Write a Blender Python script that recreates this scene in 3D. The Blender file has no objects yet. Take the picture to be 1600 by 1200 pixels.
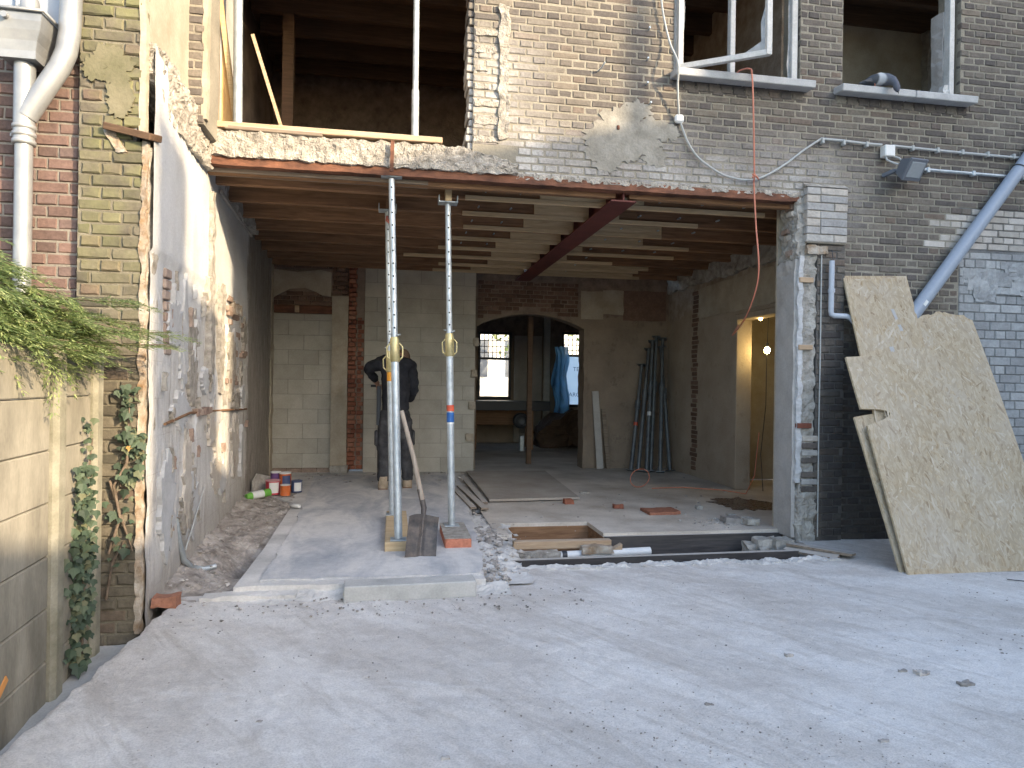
import bpy, math, random
from mathutils import Vector, Matrix, noise, Euler
R = math.radians
random.seed(7)
scene = bpy.context.scene
col = scene.collection

# ------------------------------------------------------------------ camera, sky, sun, exposure
PSI, ROLL, CAMD, CAMH, FPX = R(9.8), 0.0145, 5.4, 1.31, 1075.0
cam_d = bpy.data.cameras.new('camera')
cam_d.sensor_width = 36.0
cam_d.lens = 36.0 * FPX / 1600.0
cam_d.clip_start = 0.05
cam_d.clip_end = 1000
cam = bpy.data.objects.new('camera', cam_d)
cam.matrix_world = (Matrix.Translation((0, -CAMD, CAMH)) @ Matrix.Rotation(-PSI, 4, 'Z')
                    @ Matrix.Rotation(R(90), 4, 'X') @ Matrix.Rotation(ROLL, 4, 'Z'))
col.objects.link(cam)
scene.camera = cam

SUN_EL, SUN_AZ = R(18), R(135)
SUNV = Vector((math.sin(SUN_AZ) * math.cos(SUN_EL), math.cos(SUN_AZ) * math.cos(SUN_EL), math.sin(SUN_EL)))
world = bpy.data.worlds.new('World')
scene.world = world
world.use_nodes = True
wn = world.node_tree
bg = wn.nodes['Background']
sky = wn.nodes.new('ShaderNodeTexSky')
sky.sky_type = 'NISHITA'
sky.sun_disc = False
sky.sun_elevation = SUN_EL
sky.sun_rotation = SUN_AZ
sky.dust_density = 2.0
sky.ozone_density = 1.2
wn.links.new(sky.outputs[0], bg.inputs[0])
bg.inputs[1].default_value = 0.15
sun_d = bpy.data.lights.new('sun', 'SUN')
sun_d.energy = 2.0
sun_d.angle = R(0.5)
sun_d.color = (1.0, 0.80, 0.54)
sun = bpy.data.objects.new('sun', sun_d)
sun.rotation_euler = SUNV.to_track_quat('Z', 'Y').to_euler()
sun.location = (10, -10, 12)
col.objects.link(sun)

vs = scene.view_settings
vs.view_transform = 'Standard'
vs.look = 'None'
vs.gamma = 1.0
vs.exposure = 2.25
vs.use_curve_mapping = False
scene.cycles.max_bounces = 8
scene.cycles.diffuse_bounces = 6
scene.cycles.glossy_bounces = 3
scene.cycles.transmission_bounces = 6
scene.cycles.transparent_max_bounces = 8
scene.cycles.caustics_reflective = False
scene.cycles.caustics_refractive = False
scene.cycles.sample_clamp_indirect = 6.0
scene.cycles.use_denoising = True

# ------------------------------------------------------------------ helpers: objects
def tag(o, label=None, cat=None, group=None, kind=None):
    if label: o['label'] = label
    if cat: o['category'] = cat
    if group: o['group'] = group
    if kind: o['kind'] = kind
    return o

def empty(name, loc, label, cat, group=None):
    o = bpy.data.objects.new(name, None)
    o.location = loc
    o.empty_display_size = 0.1
    col.objects.link(o)
    return tag(o, label, cat, group)

def world_loc(o):
    v = Vector((0, 0, 0))
    while o is not None:
        v += Vector(o.location)
        o = o.parent
    return v

def link(name, me, mat, parent=None, loc=None, rot=None, scale=None):
    """mesh data is in world coordinates unless loc is given (also world)"""
    o = bpy.data.objects.new(name, me)
    if mat and not me.materials: me.materials.append(mat)
    p = world_loc(parent) if parent else Vector((0, 0, 0))
    o.location = (Vector(loc) if loc is not None else Vector((0, 0, 0))) - p
    if rot: o.rotation_euler = rot
    if scale: o.scale = scale
    if parent: o.parent = parent
    col.objects.link(o)
    return o

class MB:
    def __init__(s): s.v, s.f, s.sm = [], [], []
    def add(s, vs_, fs, smooth=False):
        b = len(s.v)
        s.v += [tuple(p) for p in vs_]
        s.f += [tuple(b + i for i in f) for f in fs]
        s.sm += [smooth] * len(fs)
        return s
    def box(s, x0, x1, y0, y1, z0, z1, j=0.0):
        P = [(x, y, z) for z in (z0, z1) for y in (y0, y1) for x in (x0, x1)]
        if j: P = [(x + random.uniform(-j, j), y + random.uniform(-j, j), z + random.uniform(-j, j)) for x, y, z in P]
        return s.add(P, [(0, 2, 3, 1), (4, 5, 7, 6), (0, 1, 5, 4), (2, 6, 7, 3), (0, 4, 6, 2), (1, 3, 7, 5)])
    def cbox(s, x0, x1, y0, y1, z0, z1, c=0.004, m=None):
        """box with chamfered edges (24 corner points)"""
        P, idx = [], {}
        X, Y, Z = (x0, x1), (y0, y1), (z0, z1)
        for i in (0, 1):
            for j in (0, 1):
                for k in (0, 1):
                    sx, sy, sz = (1 - 2 * i) * c, (1 - 2 * j) * c, (1 - 2 * k) * c
                    for a, d in enumerate(((0, sy, sz), (sx, 0, sz), (sx, sy, 0))):
                        idx[i, j, k, a] = len(P)
                        P.append(Vector((X[i] + d[0], Y[j] + d[1], Z[k] + d[2])))
        F = []
        for i in (0, 1): F.append([idx[i, 0, 0, 0], idx[i, 1, 0, 0], idx[i, 1, 1, 0], idx[i, 0, 1, 0]])
        for j in (0, 1): F.append([idx[0, j, 0, 1], idx[1, j, 0, 1], idx[1, j, 1, 1], idx[0, j, 1, 1]])
        for k in (0, 1): F.append([idx[0, 0, k, 2], idx[1, 0, k, 2], idx[1, 1, k, 2], idx[0, 1, k, 2]])
        for i in (0, 1):
            for j in (0, 1): F.append([idx[i, j, 0, 0], idx[i, j, 1, 0], idx[i, j, 1, 1], idx[i, j, 0, 1]])
        for i in (0, 1):
            for k in (0, 1): F.append([idx[i, 0, k, 0], idx[i, 1, k, 0], idx[i, 1, k, 2], idx[i, 0, k, 2]])
        for j in (0, 1):
            for k in (0, 1): F.append([idx[0, j, k, 1], idx[1, j, k, 1], idx[1, j, k, 2], idx[0, j, k, 2]])
        for i in (0, 1):
            for j in (0, 1):
                for k in (0, 1): F.append([idx[i, j, k, a] for a in (0, 1, 2)])
        C = Vector(((x0 + x1) / 2, (y0 + y1) / 2, (z0 + z1) / 2))
        G = []
        for f in F:
            n = (P[f[1]] - P[f[0]]).cross(P[f[2]] - P[f[0]])
            mid = sum((P[q] for q in f), Vector()) / len(f)
            G.append(f if n.dot(mid - C) > 0 else f[::-1])
        if m is not None: P = [m @ p for p in P]
        return s.add(P, G)
    def bar(s, p, q, w, h, up=(0, 0, 1), c=0.0):
        p, q = Vector(p), Vector(q)
        d = (q - p); L = d.length; d.normalize()
        u = Vector(up)
        if abs(d.dot(u)) > .98: u = Vector((0, 1, 0))
        a = d.cross(u).normalized(); b = a.cross(d).normalized()
        m = Matrix((a, d, b)).transposed().to_4x4(); m.translation = p
        if c: return s.cbox(-w / 2, w / 2, 0, L, -h / 2, h / 2, c, m)
        P = [m @ Vector((x, y, z)) for z in (-h / 2, h / 2) for y in (0, L) for x in (-w / 2, w / 2)]
        return s.add(P, [(0, 2, 3, 1), (4, 5, 7, 6), (0, 1, 5, 4), (2, 6, 7, 3), (0, 4, 6, 2), (1, 3, 7, 5)])
    def tube(s, pts, r, n=10, caps=True, smooth=True):
        pts = [Vector(p) for p in pts]
        rs = r if isinstance(r, (list, tuple)) else [r] * len(pts)
        rings = []
        prev = None
        for i, p in enumerate(pts):
            t = (pts[min(i + 1, len(pts) - 1)] - pts[max(i - 1, 0)])
            t = t.normalized() if t.length > 1e-9 else Vector((0, 0, 1))
            if prev is None:
                a = t.orthogonal().normalized()
            else:
                a = (prev - t * prev.dot(t))
                a = a.normalized() if a.length > 1e-6 else t.orthogonal().normalized()
            prev = a
            b = t.cross(a)
            rings.append([p + (a * math.cos(k * math.tau / n) + b * math.sin(k * math.tau / n)) * rs[i] for k in range(n)])
        V = [q for rg in rings for q in rg]
        F = [(i * n + k, i * n + (k + 1) % n, (i + 1) * n + (k + 1) % n, (i + 1) * n + k) for i in range(len(pts) - 1) for k in range(n)]
        s.add(V, F, smooth)
        if caps:
            s.add(rings[0], [tuple(range(n))[::-1]]); s.add(rings[-1], [tuple(range(n))])
        return s
    def lathe(s, prof, origin=(0, 0, 0), n=20, m=None):
        o = Vector(origin)
        V = []
        for r, z in prof:
            for k in range(n):
                p = Vector((r * math.cos(k * math.tau / n), r * math.sin(k * math.tau / n), z))
                V.append((m @ p if m is not None else p) + o)
        F = [(i * n + k, i * n + (k + 1) % n, (i + 1) * n + (k + 1) % n, (i + 1) * n + k) for i in range(len(prof) - 1) for k in range(n)]
        s.add(V, F, True)
        return s
    def prism(s, poly, fn, t0, t1):
        """poly: list of (a,b); fn(a,b,t) -> xyz ; extruded from t0 (front) to t1"""
        n = len(poly)
        V = [fn(a, b, t0) for a, b in poly] + [fn(a, b, t1) for a, b in poly]
        F = [tuple(range(n)), tuple(range(2 * n - 1, n - 1, -1))]
        F += [(i, n + i, n + (i + 1) % n, (i + 1) % n) for i in range(n)]
        return s.add(V, F)
    def grid(s, fn, nu, nv, smooth=True):
        V = [fn(i / nu, j / nv) for j in range(nv + 1) for i in range(nu + 1)]
        F = [(j * (nu + 1) + i, j * (nu + 1) + i + 1, (j + 1) * (nu + 1) + i + 1, (j + 1) * (nu + 1) + i) for j in range(nv) for i in range(nu)]
        return s.add(V, F, smooth)
    def rough(s, x0, x1, y0, y1, z0, z1, seg=0.03, amp=0.015, sc=9.0, seed=0.0, smooth=False, warp=None):
        """a box cut into small faces and pushed about by noise: broken concrete, rubble, torn plaster"""
        dims = (x1 - x0, y1 - y0, z1 - z0)
        n = [max(1, min(220, round(d / seg))) for d in dims]
        seen, V, F = {}, [], []
        def vid(i, j, k):
            if (i, j, k) not in seen:
                p = Vector((x0 + dims[0] * i / n[0], y0 + dims[1] * j / n[1], z0 + dims[2] * k / n[2]))
                q = p * sc + Vector((seed, seed * 1.7, -seed))
                d = noise.noise_vector(q) * amp + noise.noise_vector(q * 2.7) * amp * .55
                if warp: p = Vector(warp(p))
                seen[i, j, k] = len(V); V.append(p + d)
            return seen[i, j, k]
        for i in range(n[0]):
            for j in range(n[1]):
                F.append((vid(i, j, 0), vid(i, j + 1, 0), vid(i + 1, j + 1, 0), vid(i + 1, j, 0)))
                F.append((vid(i, j, n[2]), vid(i + 1, j, n[2]), vid(i + 1, j + 1, n[2]), vid(i, j + 1, n[2])))
        for i in range(n[0]):
            for k in range(n[2]):
                F.append((vid(i, 0, k), vid(i + 1, 0, k), vid(i + 1, 0, k + 1), vid(i, 0, k + 1)))
                F.append((vid(i, n[1], k), vid(i, n[1], k + 1), vid(i + 1, n[1], k + 1), vid(i + 1, n[1], k)))
        for j in range(n[1]):
            for k in range(n[2]):
                F.append((vid(0, j, k), vid(0, j, k + 1), vid(0, j + 1, k + 1), vid(0, j + 1, k)))
                F.append((vid(n[0], j, k), vid(n[0], j + 1, k), vid(n[0], j + 1, k + 1), vid(n[0], j, k + 1)))
        return s.add(V, F, smooth)
    def mesh(s, name='mesh'):
        me = bpy.data.meshes.new(name)
        me.from_pydata(s.v, [], s.f)
        me.polygons.foreach_set('use_smooth', s.sm)
        me.update()
        return me
    def build(s, name, mat, parent=None, kind=None, label=None):
        """verts are world coordinates; the origin is moved to the bottom centre of the mesh for top-level things"""
        org = None
        if parent is None and s.v:
            xs, ys, zs = zip(*s.v)
            org = Vector(((min(xs) + max(xs)) / 2, (min(ys) + max(ys)) / 2, min(zs)))
            s.v = [(x - org.x, y - org.y, z - org.z) for x, y, z in s.v]
        o = link(name, s.mesh(name), mat, parent, org)
        if kind: o['kind'] = kind
        if label: o['label'] = label
        return o

# ------------------------------------------------------------------ helpers: materials
class Nodes:
    def __init__(s, name):
        s.mat = bpy.data.materials.new(name); s.mat.use_nodes = True
        s.nt = s.mat.node_tree; s.b = s.nt.nodes['Principled BSDF']
        s._pos = s._obj = None
    def n(s, t): return s.nt.nodes.new(t)
    def l(s, a, b): s.nt.links.new(a, b)
    def put(s, sock, v):
        if isinstance(v, bpy.types.NodeSocket): s.l(v, sock)
        elif isinstance(v, (tuple, list)) and sock.type == 'RGBA': sock.default_value = (*v[:3], 1)
        else: sock.default_value = v
    def pos(s):
        if not s._pos: s._pos = s.n('ShaderNodeNewGeometry').outputs['Position']
        return s._pos
    def obj(s):
        if not s._obj: s._obj = s.n('ShaderNodeTexCoord').outputs['Object']
        return s._obj
    def mapping(s, vec, scale=(1, 1, 1), rot=(0, 0, 0)):
        m = s.n('ShaderNodeMapping'); s.l(vec, m.inputs[0]); m.inputs['Scale'].default_value = scale; m.inputs['Rotation'].default_value = rot
        return m.outputs[0]
    def noise(s, vec, scale, detail=4, rough=.55, dist=0.0):
        m = s.n('ShaderNodeTexNoise'); s.l(vec, m.inputs['Vector'])
        m.inputs['Scale'].default_value = scale; m.inputs['Detail'].default_value = detail
        m.inputs['Roughness'].default_value = rough; m.inputs['Distortion'].default_value = dist
        return m.outputs[0]
    def voro(s, vec, scale, feature='F1', out=0):
        m = s.n('ShaderNodeTexVoronoi'); s.l(vec, m.inputs['Vector']); m.inputs['Scale'].default_value = scale; m.feature = feature
        return m.outputs[out]
    def ramp(s, fac, stops, interp='LINEAR'):
        m = s.n('ShaderNodeValToRGB'); s.put(m.inputs[0], fac); cr = m.color_ramp; cr.interpolation = interp
        while len(cr.elements) > 1: cr.elements.remove(cr.elements[-1])
        cr.elements[0].position = stops[0][0]; cr.elements[0].color = s._c(stops[0][1])
        for p, c in stops[1:]:
            e = cr.elements.new(p); e.color = s._c(c)
        return m.outputs[0]
    @staticmethod
    def _c(c): return (c, c, c, 1) if isinstance(c, (int, float)) else (*c[:3], 1)
    def mix(s, fac, a, b, mode='MIX'):
        m = s.n('ShaderNodeMix'); m.data_type = 'RGBA'; m.blend_type = mode
        s.put(m.inputs[0], fac); s.put(m.inputs[6], a); s.put(m.inputs[7], b)
        return m.outputs[2]
    def math(s, op, a, b=0.0, c=0.0, clamp=False):
        m = s.n('ShaderNodeMath'); m.operation = op; m.use_clamp = clamp
        s.put(m.inputs[0], a); s.put(m.inputs[1], b); s.put(m.inputs[2], c)
        return m.outputs[0]
    def xyz(s, vec):
        m = s.n('ShaderNodeSeparateXYZ'); s.l(vec, m.inputs[0]); return m.outputs
    def smooth(s, v, a, b):
        """0 at a, 1 at b"""
        m = s.n('ShaderNodeMapRange'); m.interpolation_type = 'SMOOTHSTEP'; s.put(m.inputs[0], v)
        m.inputs[1].default_value = a; m.inputs[2].default_value = b
        if a > b:
            m.inputs[1].default_value = b; m.inputs[2].default_value = a; m.inputs[3].default_value = 1; m.inputs[4].default_value = 0
        return m.outputs[0]
    def rand(s):
        a = s.n('ShaderNodeObjectInfo').outputs['Random']; b = s.n('ShaderNodeNewGeometry').outputs['Random Per Island']
        return s.math('FRACT', s.math('ADD', a, b))
    def bump(s, h, strength=.5, dist=.01):
        m = s.n('ShaderNodeBump'); m.inputs['Strength'].default_value = strength; m.inputs['Distance'].default_value = dist
        s.l(h, m.inputs['Height']); s.l(m.outputs[0], s.b.inputs['Normal'])
    def done(s, colr, rough=.85, metal=0.0, spec=None):
        s.put(s.b.inputs['Base Color'], colr); s.put(s.b.inputs['Roughness'], rough); s.put(s.b.inputs['Metallic'], metal)
        if spec is not None: s.b.inputs['Specular IOR Level'].default_value = spec
        return s.mat

def pm(name, c1, c2, scale=6, detail=6, rough=.85, bump=.3, bscale=60, bdist=.004, stretch=(1, 1, 1), rnd=0.0, metal=0.0,
       coord='pos', dust=0.0, dustc=(.52, .49, .46), lo=.32, hi=.68, spec=.3):
    """two-tone noisy material with fine relief, optional brightness spread between pieces and dust on upward faces"""
    N = Nodes(name)
    vec = N.pos() if coord == 'pos' else N.obj()
    v = N.mapping(vec, stretch)
    c = N.ramp(N.noise(v, scale, detail, .6), [(lo, c1), (hi, c2)])
    g = N.noise(v, bscale, 3, .6)
    c = N.mix(.35, c, N.ramp(g, [(.3, .55), (.7, 1.0)]), 'MULTIPLY')
    if rnd:
        r = N.rand()
        c = N.mix(1.0, c, N.ramp(r, [(0, 1 - rnd), (1, 1.0)]), 'MULTIPLY')
    if dust:
        nz = N.xyz(N.n('ShaderNodeNewGeometry').outputs['Normal'])[2]
        f = N.math('MULTIPLY', N.smooth(nz, .3, .9), N.math('MULTIPLY', N.ramp(N.noise(vec, 5, 4), [(.3, .4), (.6, 1)]), dust))
        c = N.mix(f, c, dustc)
    if bump: N.bump(g, bump, bdist)
    return N.done(c, rough, metal, spec)

def flat(name, c, rough=.5, metal=0.0, spec=.4):
    N = Nodes(name)
    g = N.noise(N.obj(), 40, 3)
    return N.done(N.mix(.25, c, N.ramp(g, [(.3, .7), (.7, 1.0)]), 'MULTIPLY'), rough, metal, spec)

def emit(name, c, s):
    N = Nodes(name)
    N.b.inputs['Emission Color'].default_value = (*c, 1); N.b.inputs['Emission Strength'].default_value = s
    return N.done(c, .4)

def brick_mat(name, tones, grain=.5, wash=None, green=False, dark=None, rough=.9):
    N = Nodes(name)
    p = N.pos()
    c = N.ramp(N.rand(), tones)
    g = N.noise(p, 45, 6, .65)
    g2 = N.noise(p, 13, 4, .6)
    c = N.mix(grain, c, N.ramp(g, [(.3, .45), (.7, 1.15)]), 'MULTIPLY')
    c = N.mix(.5, c, N.ramp(g2, [(.3, .62), (.65, 1.1)]), 'MULTIPLY')
    X, Y, Z = N.xyz(p)
    if dark:      # dark lower bricks, partly shade beside the boards put into the colour; uneven top
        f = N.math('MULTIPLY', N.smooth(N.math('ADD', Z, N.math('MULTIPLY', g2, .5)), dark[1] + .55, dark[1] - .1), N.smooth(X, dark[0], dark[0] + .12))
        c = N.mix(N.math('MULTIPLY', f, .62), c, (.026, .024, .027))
    if wash:      # plaster dust and old whitewash above the torn-out opening
        n1 = N.noise(p, 2.2, 5, .62)
        f = N.math('MULTIPLY', N.smooth(Z, 3.62, 2.95), N.smooth(Z, 2.55, 2.85))
        f = N.math('MULTIPLY', f, N.smooth(X, 4.25, 3.5))
        f = N.math('MULTIPLY', f, N.smooth(X, -.2, .7))
        f = N.math('MULTIPLY', N.math('ADD', f, N.math('MULTIPLY', N.math('MULTIPLY', N.smooth(X, 1.35, .7), N.smooth(X, -.2, .4)), N.smooth(Z, 4.4, 3.7))), 1.0, clamp=True)
        f = N.math('MULTIPLY', f, N.ramp(n1, [(.28, .12), (.62, 1.0)]))
        f = N.math('MULTIPLY', f, N.ramp(g, [(.25, .45), (.6, 1.0)]))
        c = N.mix(N.math('MULTIPLY', f, wash), c, (.52, .5, .47))
    if green:
        f = N.math('MULTIPLY', N.ramp(N.noise(p, 3.2, 4), [(.4, 0.0), (.62, 1.0)]), N.smooth(Z, 1.2, 2.6))
        c = N.mix(N.math('MULTIPLY', f, .55), c, (.21, .21, .09))
    N.bump(N.math('ADD', g, N.math('MULTIPLY', g2, .6)), .55, .006)
    return N.done(c, rough, 0, .2)

m = {}
BROWN = [(0, (.11, .098, .09)), (.25, (.14, .122, .107)), (.5, (.168, .146, .124)), (.7, (.195, .172, .143)), (.85, (.128, .113, .105)), (.95, (.185, .145, .115)), (1, (.215, .193, .157))]
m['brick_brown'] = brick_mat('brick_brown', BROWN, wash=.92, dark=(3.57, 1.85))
m['brick_red'] = brick_mat('brick_red', [(0, (.115, .08, .07)), (.4, (.165, .108, .092)), (.75, (.2, .13, .11)), (1, (.15, .11, .1))])
m['brick_dusty'] = brick_mat('brick_dusty', [(0, (.26, .19, .155)), (.5, (.33, .24, .19)), (1, (.38, .3, .25))])
m['brick_dim'] = brick_mat('brick_dim', [(0, (.12, .075, .055)), (.5, (.18, .11, .08)), (1, (.24, .16, .12))])
m['brick_pillar'] = brick_mat('brick_pillar', [(0, (.085, .078, .06)), (.4, (.125, .11, .085)), (.8, (.16, .14, .105)), (1, (.15, .11, .085))], green=True)
m['brick_inner'] = brick_mat('brick_inner', [(0, (.2, .075, .05)), (.5, (.3, .12, .075)), (1, (.36, .18, .12))])
m['brick_white'] = brick_mat('brick_white', [(0, (.4, .365, .32)), (.6, (.47, .43, .38)), (1, (.54, .5, .45))], grain=.2)
m['brick_grey'] = brick_mat('brick_grey', [(0, (.3, .3, .295)), (.6, (.37, .375, .37)), (1, (.44, .44, .43))], grain=.3)
m['brick_pier'] = brick_mat('brick_pier', [(0, (.36, .35, .34)), (.5, (.45, .43, .4)), (1, (.5, .45, .39))], grain=.4)

def mortar_mat(name, c1, c2, wash=0.0, dark=None):
    N = Nodes(name); p = N.pos()
    g = N.noise(p, 70, 5, .7)
    c = N.ramp(N.noise(p, 4, 5), [(.3, c1), (.7, c2)])
    c = N.mix(.5, c, N.ramp(g, [(.3, .55), (.7, 1.05)]), 'MULTIPLY')
    if dark:  # dark lower joints, the same partial shade put into the colour
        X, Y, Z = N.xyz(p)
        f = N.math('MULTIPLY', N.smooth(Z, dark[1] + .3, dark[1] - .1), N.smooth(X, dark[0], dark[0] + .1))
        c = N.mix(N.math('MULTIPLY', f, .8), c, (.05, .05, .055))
    N.bump(g, .7, .008)
    return N.done(c, .95, 0, .1)
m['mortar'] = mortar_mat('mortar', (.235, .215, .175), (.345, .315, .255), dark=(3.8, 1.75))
m['mortar_red'] = mortar_mat('mortar_red', (.2, .18, .155), (.29, .265, .23))
m['mortar_pillar'] = mortar_mat('mortar_pillar', (.14, .125, .095), (.23, .21, .16))
m['mortar_grey'] = mortar_mat('mortar_grey', (.16, .16, .16), (.28, .28, .27))
m['mortar_dark'] = mortar_mat('mortar_dark', (.2, .15, .12), (.34, .27, .22))
m['mortar_jamb'] = mortar_mat('mortar_jamb', (.09, .085, .08), (.17, .16, .15))

def yard_mat():
    N = Nodes('yard_concrete'); p = N.pos()
    turn = lambda deg: N.mapping(p, (1, 1, 1), (0, 0, R(deg)))
    w = N.mapping(turn(38), (.6, 1.7, 1))
    w2 = N.mapping(turn(75), (.7, 1.6, 1))
    a = N.noise(w, 1.25, 7, .62, .6); b = N.noise(w2, 1.1, 6, .6, .4); g = N.noise(p, 120, 5, .75); k = N.noise(p, 16, 8, .72)
    c = N.ramp(a, [(.28, (.57, .52, .47)), (.43, (.68, .64, .6)), (.57, (.78, .75, .715)), (.75, (.83, .805, .78))])
    c = N.mix(N.ramp(b, [(.46, 0.0), (.66, .6)]), c, (.58, .535, .49))
    sw = N.noise(N.mapping(turn(58), (.8, 4.5, 1)), 1.5, 7, .68, 1.1)
    c = N.mix(N.ramp(sw, [(.5, 0.0), (.66, .62)]), c, (.52, .475, .43))
    sw2 = N.noise(N.mapping(turn(20), (.8, 4.0, 1)), 1.4, 7, .68, 1.0)
    c = N.mix(N.ramp(sw2, [(.57, 0.0), (.7, .4)]), c, (.82, .81, .8))
    c = N.mix(.55, c, N.ramp(k, [(.3, .72), (.6, 1.05)]), 'MULTIPLY')
    c = N.mix(.6, c, N.ramp(g, [(.3, .58), (.58, 1.08)]), 'MULTIPLY')
    sp = N.voro(p, 70); c = N.mix(N.math('MULTIPLY', N.smooth(sp, .2, .08), N.math('MULTIPLY', N.smooth(k, .5, .62), .55)), c, (.2, .185, .17))
    N.bump(N.math('ADD', N.math('MULTIPLY', g, .6), k), .8, .02)
    return N.done(c, .95, 0, .15)
m['yard'] = yard_mat()
m['pad'] = pm('pad_concrete', (.4, .39, .375), (.7, .675, .64), 3.0, 8, .95, .4, 70, .006)
def screed_mat():
    N = Nodes('smeared_screed'); p = N.pos()
    a = N.noise(N.mapping(p, (1.8, .7, 1), (0, 0, R(8))), 1.7, 7, .65, .7); k = N.noise(p, 15, 7, .7); g = N.noise(p, 110, 4, .7)
    c = N.ramp(a, [(.3, (.33, .345, .37)), (.44, (.47, .47, .475)), (.58, (.62, .6, .575)), (.75, (.68, .66, .63))])
    c = N.mix(.5, c, N.ramp(k, [(.3, .75), (.6, 1.04)]), 'MULTIPLY'); c = N.mix(.4, c, N.ramp(g, [(.3, .65), (.6, 1.05)]), 'MULTIPLY')
    N.bump(N.math('ADD', k, N.math('MULTIPLY', g, .5)), .5, .008)
    return N.done(c, .9, 0, .2)
m['screed'] = screed_mat()
m['dusty_floor'] = pm('dusty_floor', (.4, .35, .295), (.66, .605, .535), 1.8, 7, .95, .45, 60, .006)
m['rough_concrete'] = pm('rough_concrete', (.26, .235, .2), (.52, .48, .42), 16, 8, .95, .9, 70, .02)
m['rough_grey'] = pm('rough_grey', (.26, .24, .21), (.46, .44, .4), 12, 6, .95, .7, 80, .01)
m['concrete'] = pm('concrete', (.36, .36, .34), (.5, .49, .47), 5, 6, .9, .3, 90, .003)
m['dirt'] = pm('dirt', (.2, .17, .145), (.5, .455, .41), 9, 7, 1.0, .8, 60, .012)
m['rubble'] = pm('rubble', (.34, .305, .27), (.6, .56, .52), 14, 5, .95, .5, 90, .006, rnd=.45, coord='pos')
m['grit'] = pm('grit', (.3, .27, .24), (.52, .48, .44), 14, 5, .95, .5, 90, .006, rnd=.6)
m['earth'] = pm('earth', (.1, .085, .07), (.2, .175, .15), 2, 6, 1.0, .6, 30, .01)
m['stone_grey'] = pm('stone_grey', (.4, .4, .4), (.52, .52, .51), 8, 5, .8, .2, 120, .002)

def party_mat():
    """plaster: skim coat high up, stripped and streaked below"""
    N = Nodes('stripped_plaster'); p = N.pos(); X, Y, Z = N.xyz(p)
    n1 = N.noise(p, 2.4, 6, .6); n2 = N.noise(N.mapping(p, (1, 5, .55)), 4.5, 6, .65, .5); g = N.noise(p, 60, 5, .7); n3 = N.noise(p, 6, 5, .65)
    low = N.ramp(n2, [(.22, (.34, .3, .26)), (.34, (.5, .47, .43)), (.5, (.61, .595, .57)), (.75, (.68, .67, .65))])
    low = N.mix(N.ramp(n3, [(.58, 0), (.74, .5)]), low, (.4, .32, .265))
    bw = N.n('ShaderNodeTexBrick'); N.l(N.mapping(p, (1, 1, 1), (R(90), 0, R(90))), bw.inputs['Vector'])
    bw.inputs['Scale'].default_value = 4.6; bw.inputs['Mortar Size'].default_value = .012; bw.inputs['Row Height'].default_value = .29; bw.inputs['Brick Width'].default_value = 1.0
    low = N.mix(N.math('MULTIPLY', N.math('MULTIPLY', bw.outputs[1], N.smooth(n1, .42, .6)), .35), low, (.25, .2, .16))
    up = N.ramp(n1, [(.25, (.5, .49, .465)), (.5, (.58, .585, .585)), (.8, (.63, .64, .645))])
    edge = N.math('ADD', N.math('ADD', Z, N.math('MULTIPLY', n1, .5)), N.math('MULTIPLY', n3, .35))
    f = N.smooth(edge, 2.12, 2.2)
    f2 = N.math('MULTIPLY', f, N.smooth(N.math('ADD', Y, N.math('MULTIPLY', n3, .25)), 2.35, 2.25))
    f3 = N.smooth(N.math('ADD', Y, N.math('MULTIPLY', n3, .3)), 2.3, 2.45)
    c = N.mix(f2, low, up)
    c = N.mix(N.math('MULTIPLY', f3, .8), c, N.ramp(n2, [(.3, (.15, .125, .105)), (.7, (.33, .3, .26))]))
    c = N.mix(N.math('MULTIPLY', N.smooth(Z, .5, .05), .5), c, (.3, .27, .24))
    c = N.mix(.35, c, N.ramp(g, [(.3, .6), (.65, 1.05)]), 'MULTIPLY')
    h = N.math('ADD', N.math('MULTIPLY', N.math('ADD', n2, n3), N.math('SUBTRACT', 1.15, f2)), N.math('MULTIPLY', g, .3))
    N.bump(h, .7, .03)
    return N.done(c, .92, 0, .2)
m['party'] = party_mat()
m['plaster_remnant'] = pm('plaster_remnant', (.46, .41, .35), (.6, .56, .5), 8, 6, .95, .6, 50, .01)
m['skim'] = pm('skim_coat', (.42, .42, .42), (.56, .56, .56), 7, 6, .85, .3, 50, .004)
m['plaster_cream'] = pm('plaster_cream', (.34, .29, .22), (.46, .41, .33), 4, 6, .9, .3, 60, .004)
m['plaster_ochre'] = pm('plaster_ochre', (.24, .155, .085), (.45, .41, .35), 12, 5, .95, .8, 40, .01)
m['plaster_grey'] = pm('plaster_grey', (.38, .36, .335), (.48, .455, .43), 5, 6, .85, .2, 60, .003)
m['plaster_patch'] = pm('plaster_patch', (.2, .185, .155), (.36, .34, .295), 6, 6, .95, .5, 50, .008)
m['plaster_olive'] = pm('plaster_olive', (.12, .115, .065), (.2, .18, .12), 4, 6, .95, .5, 60, .006)

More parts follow.
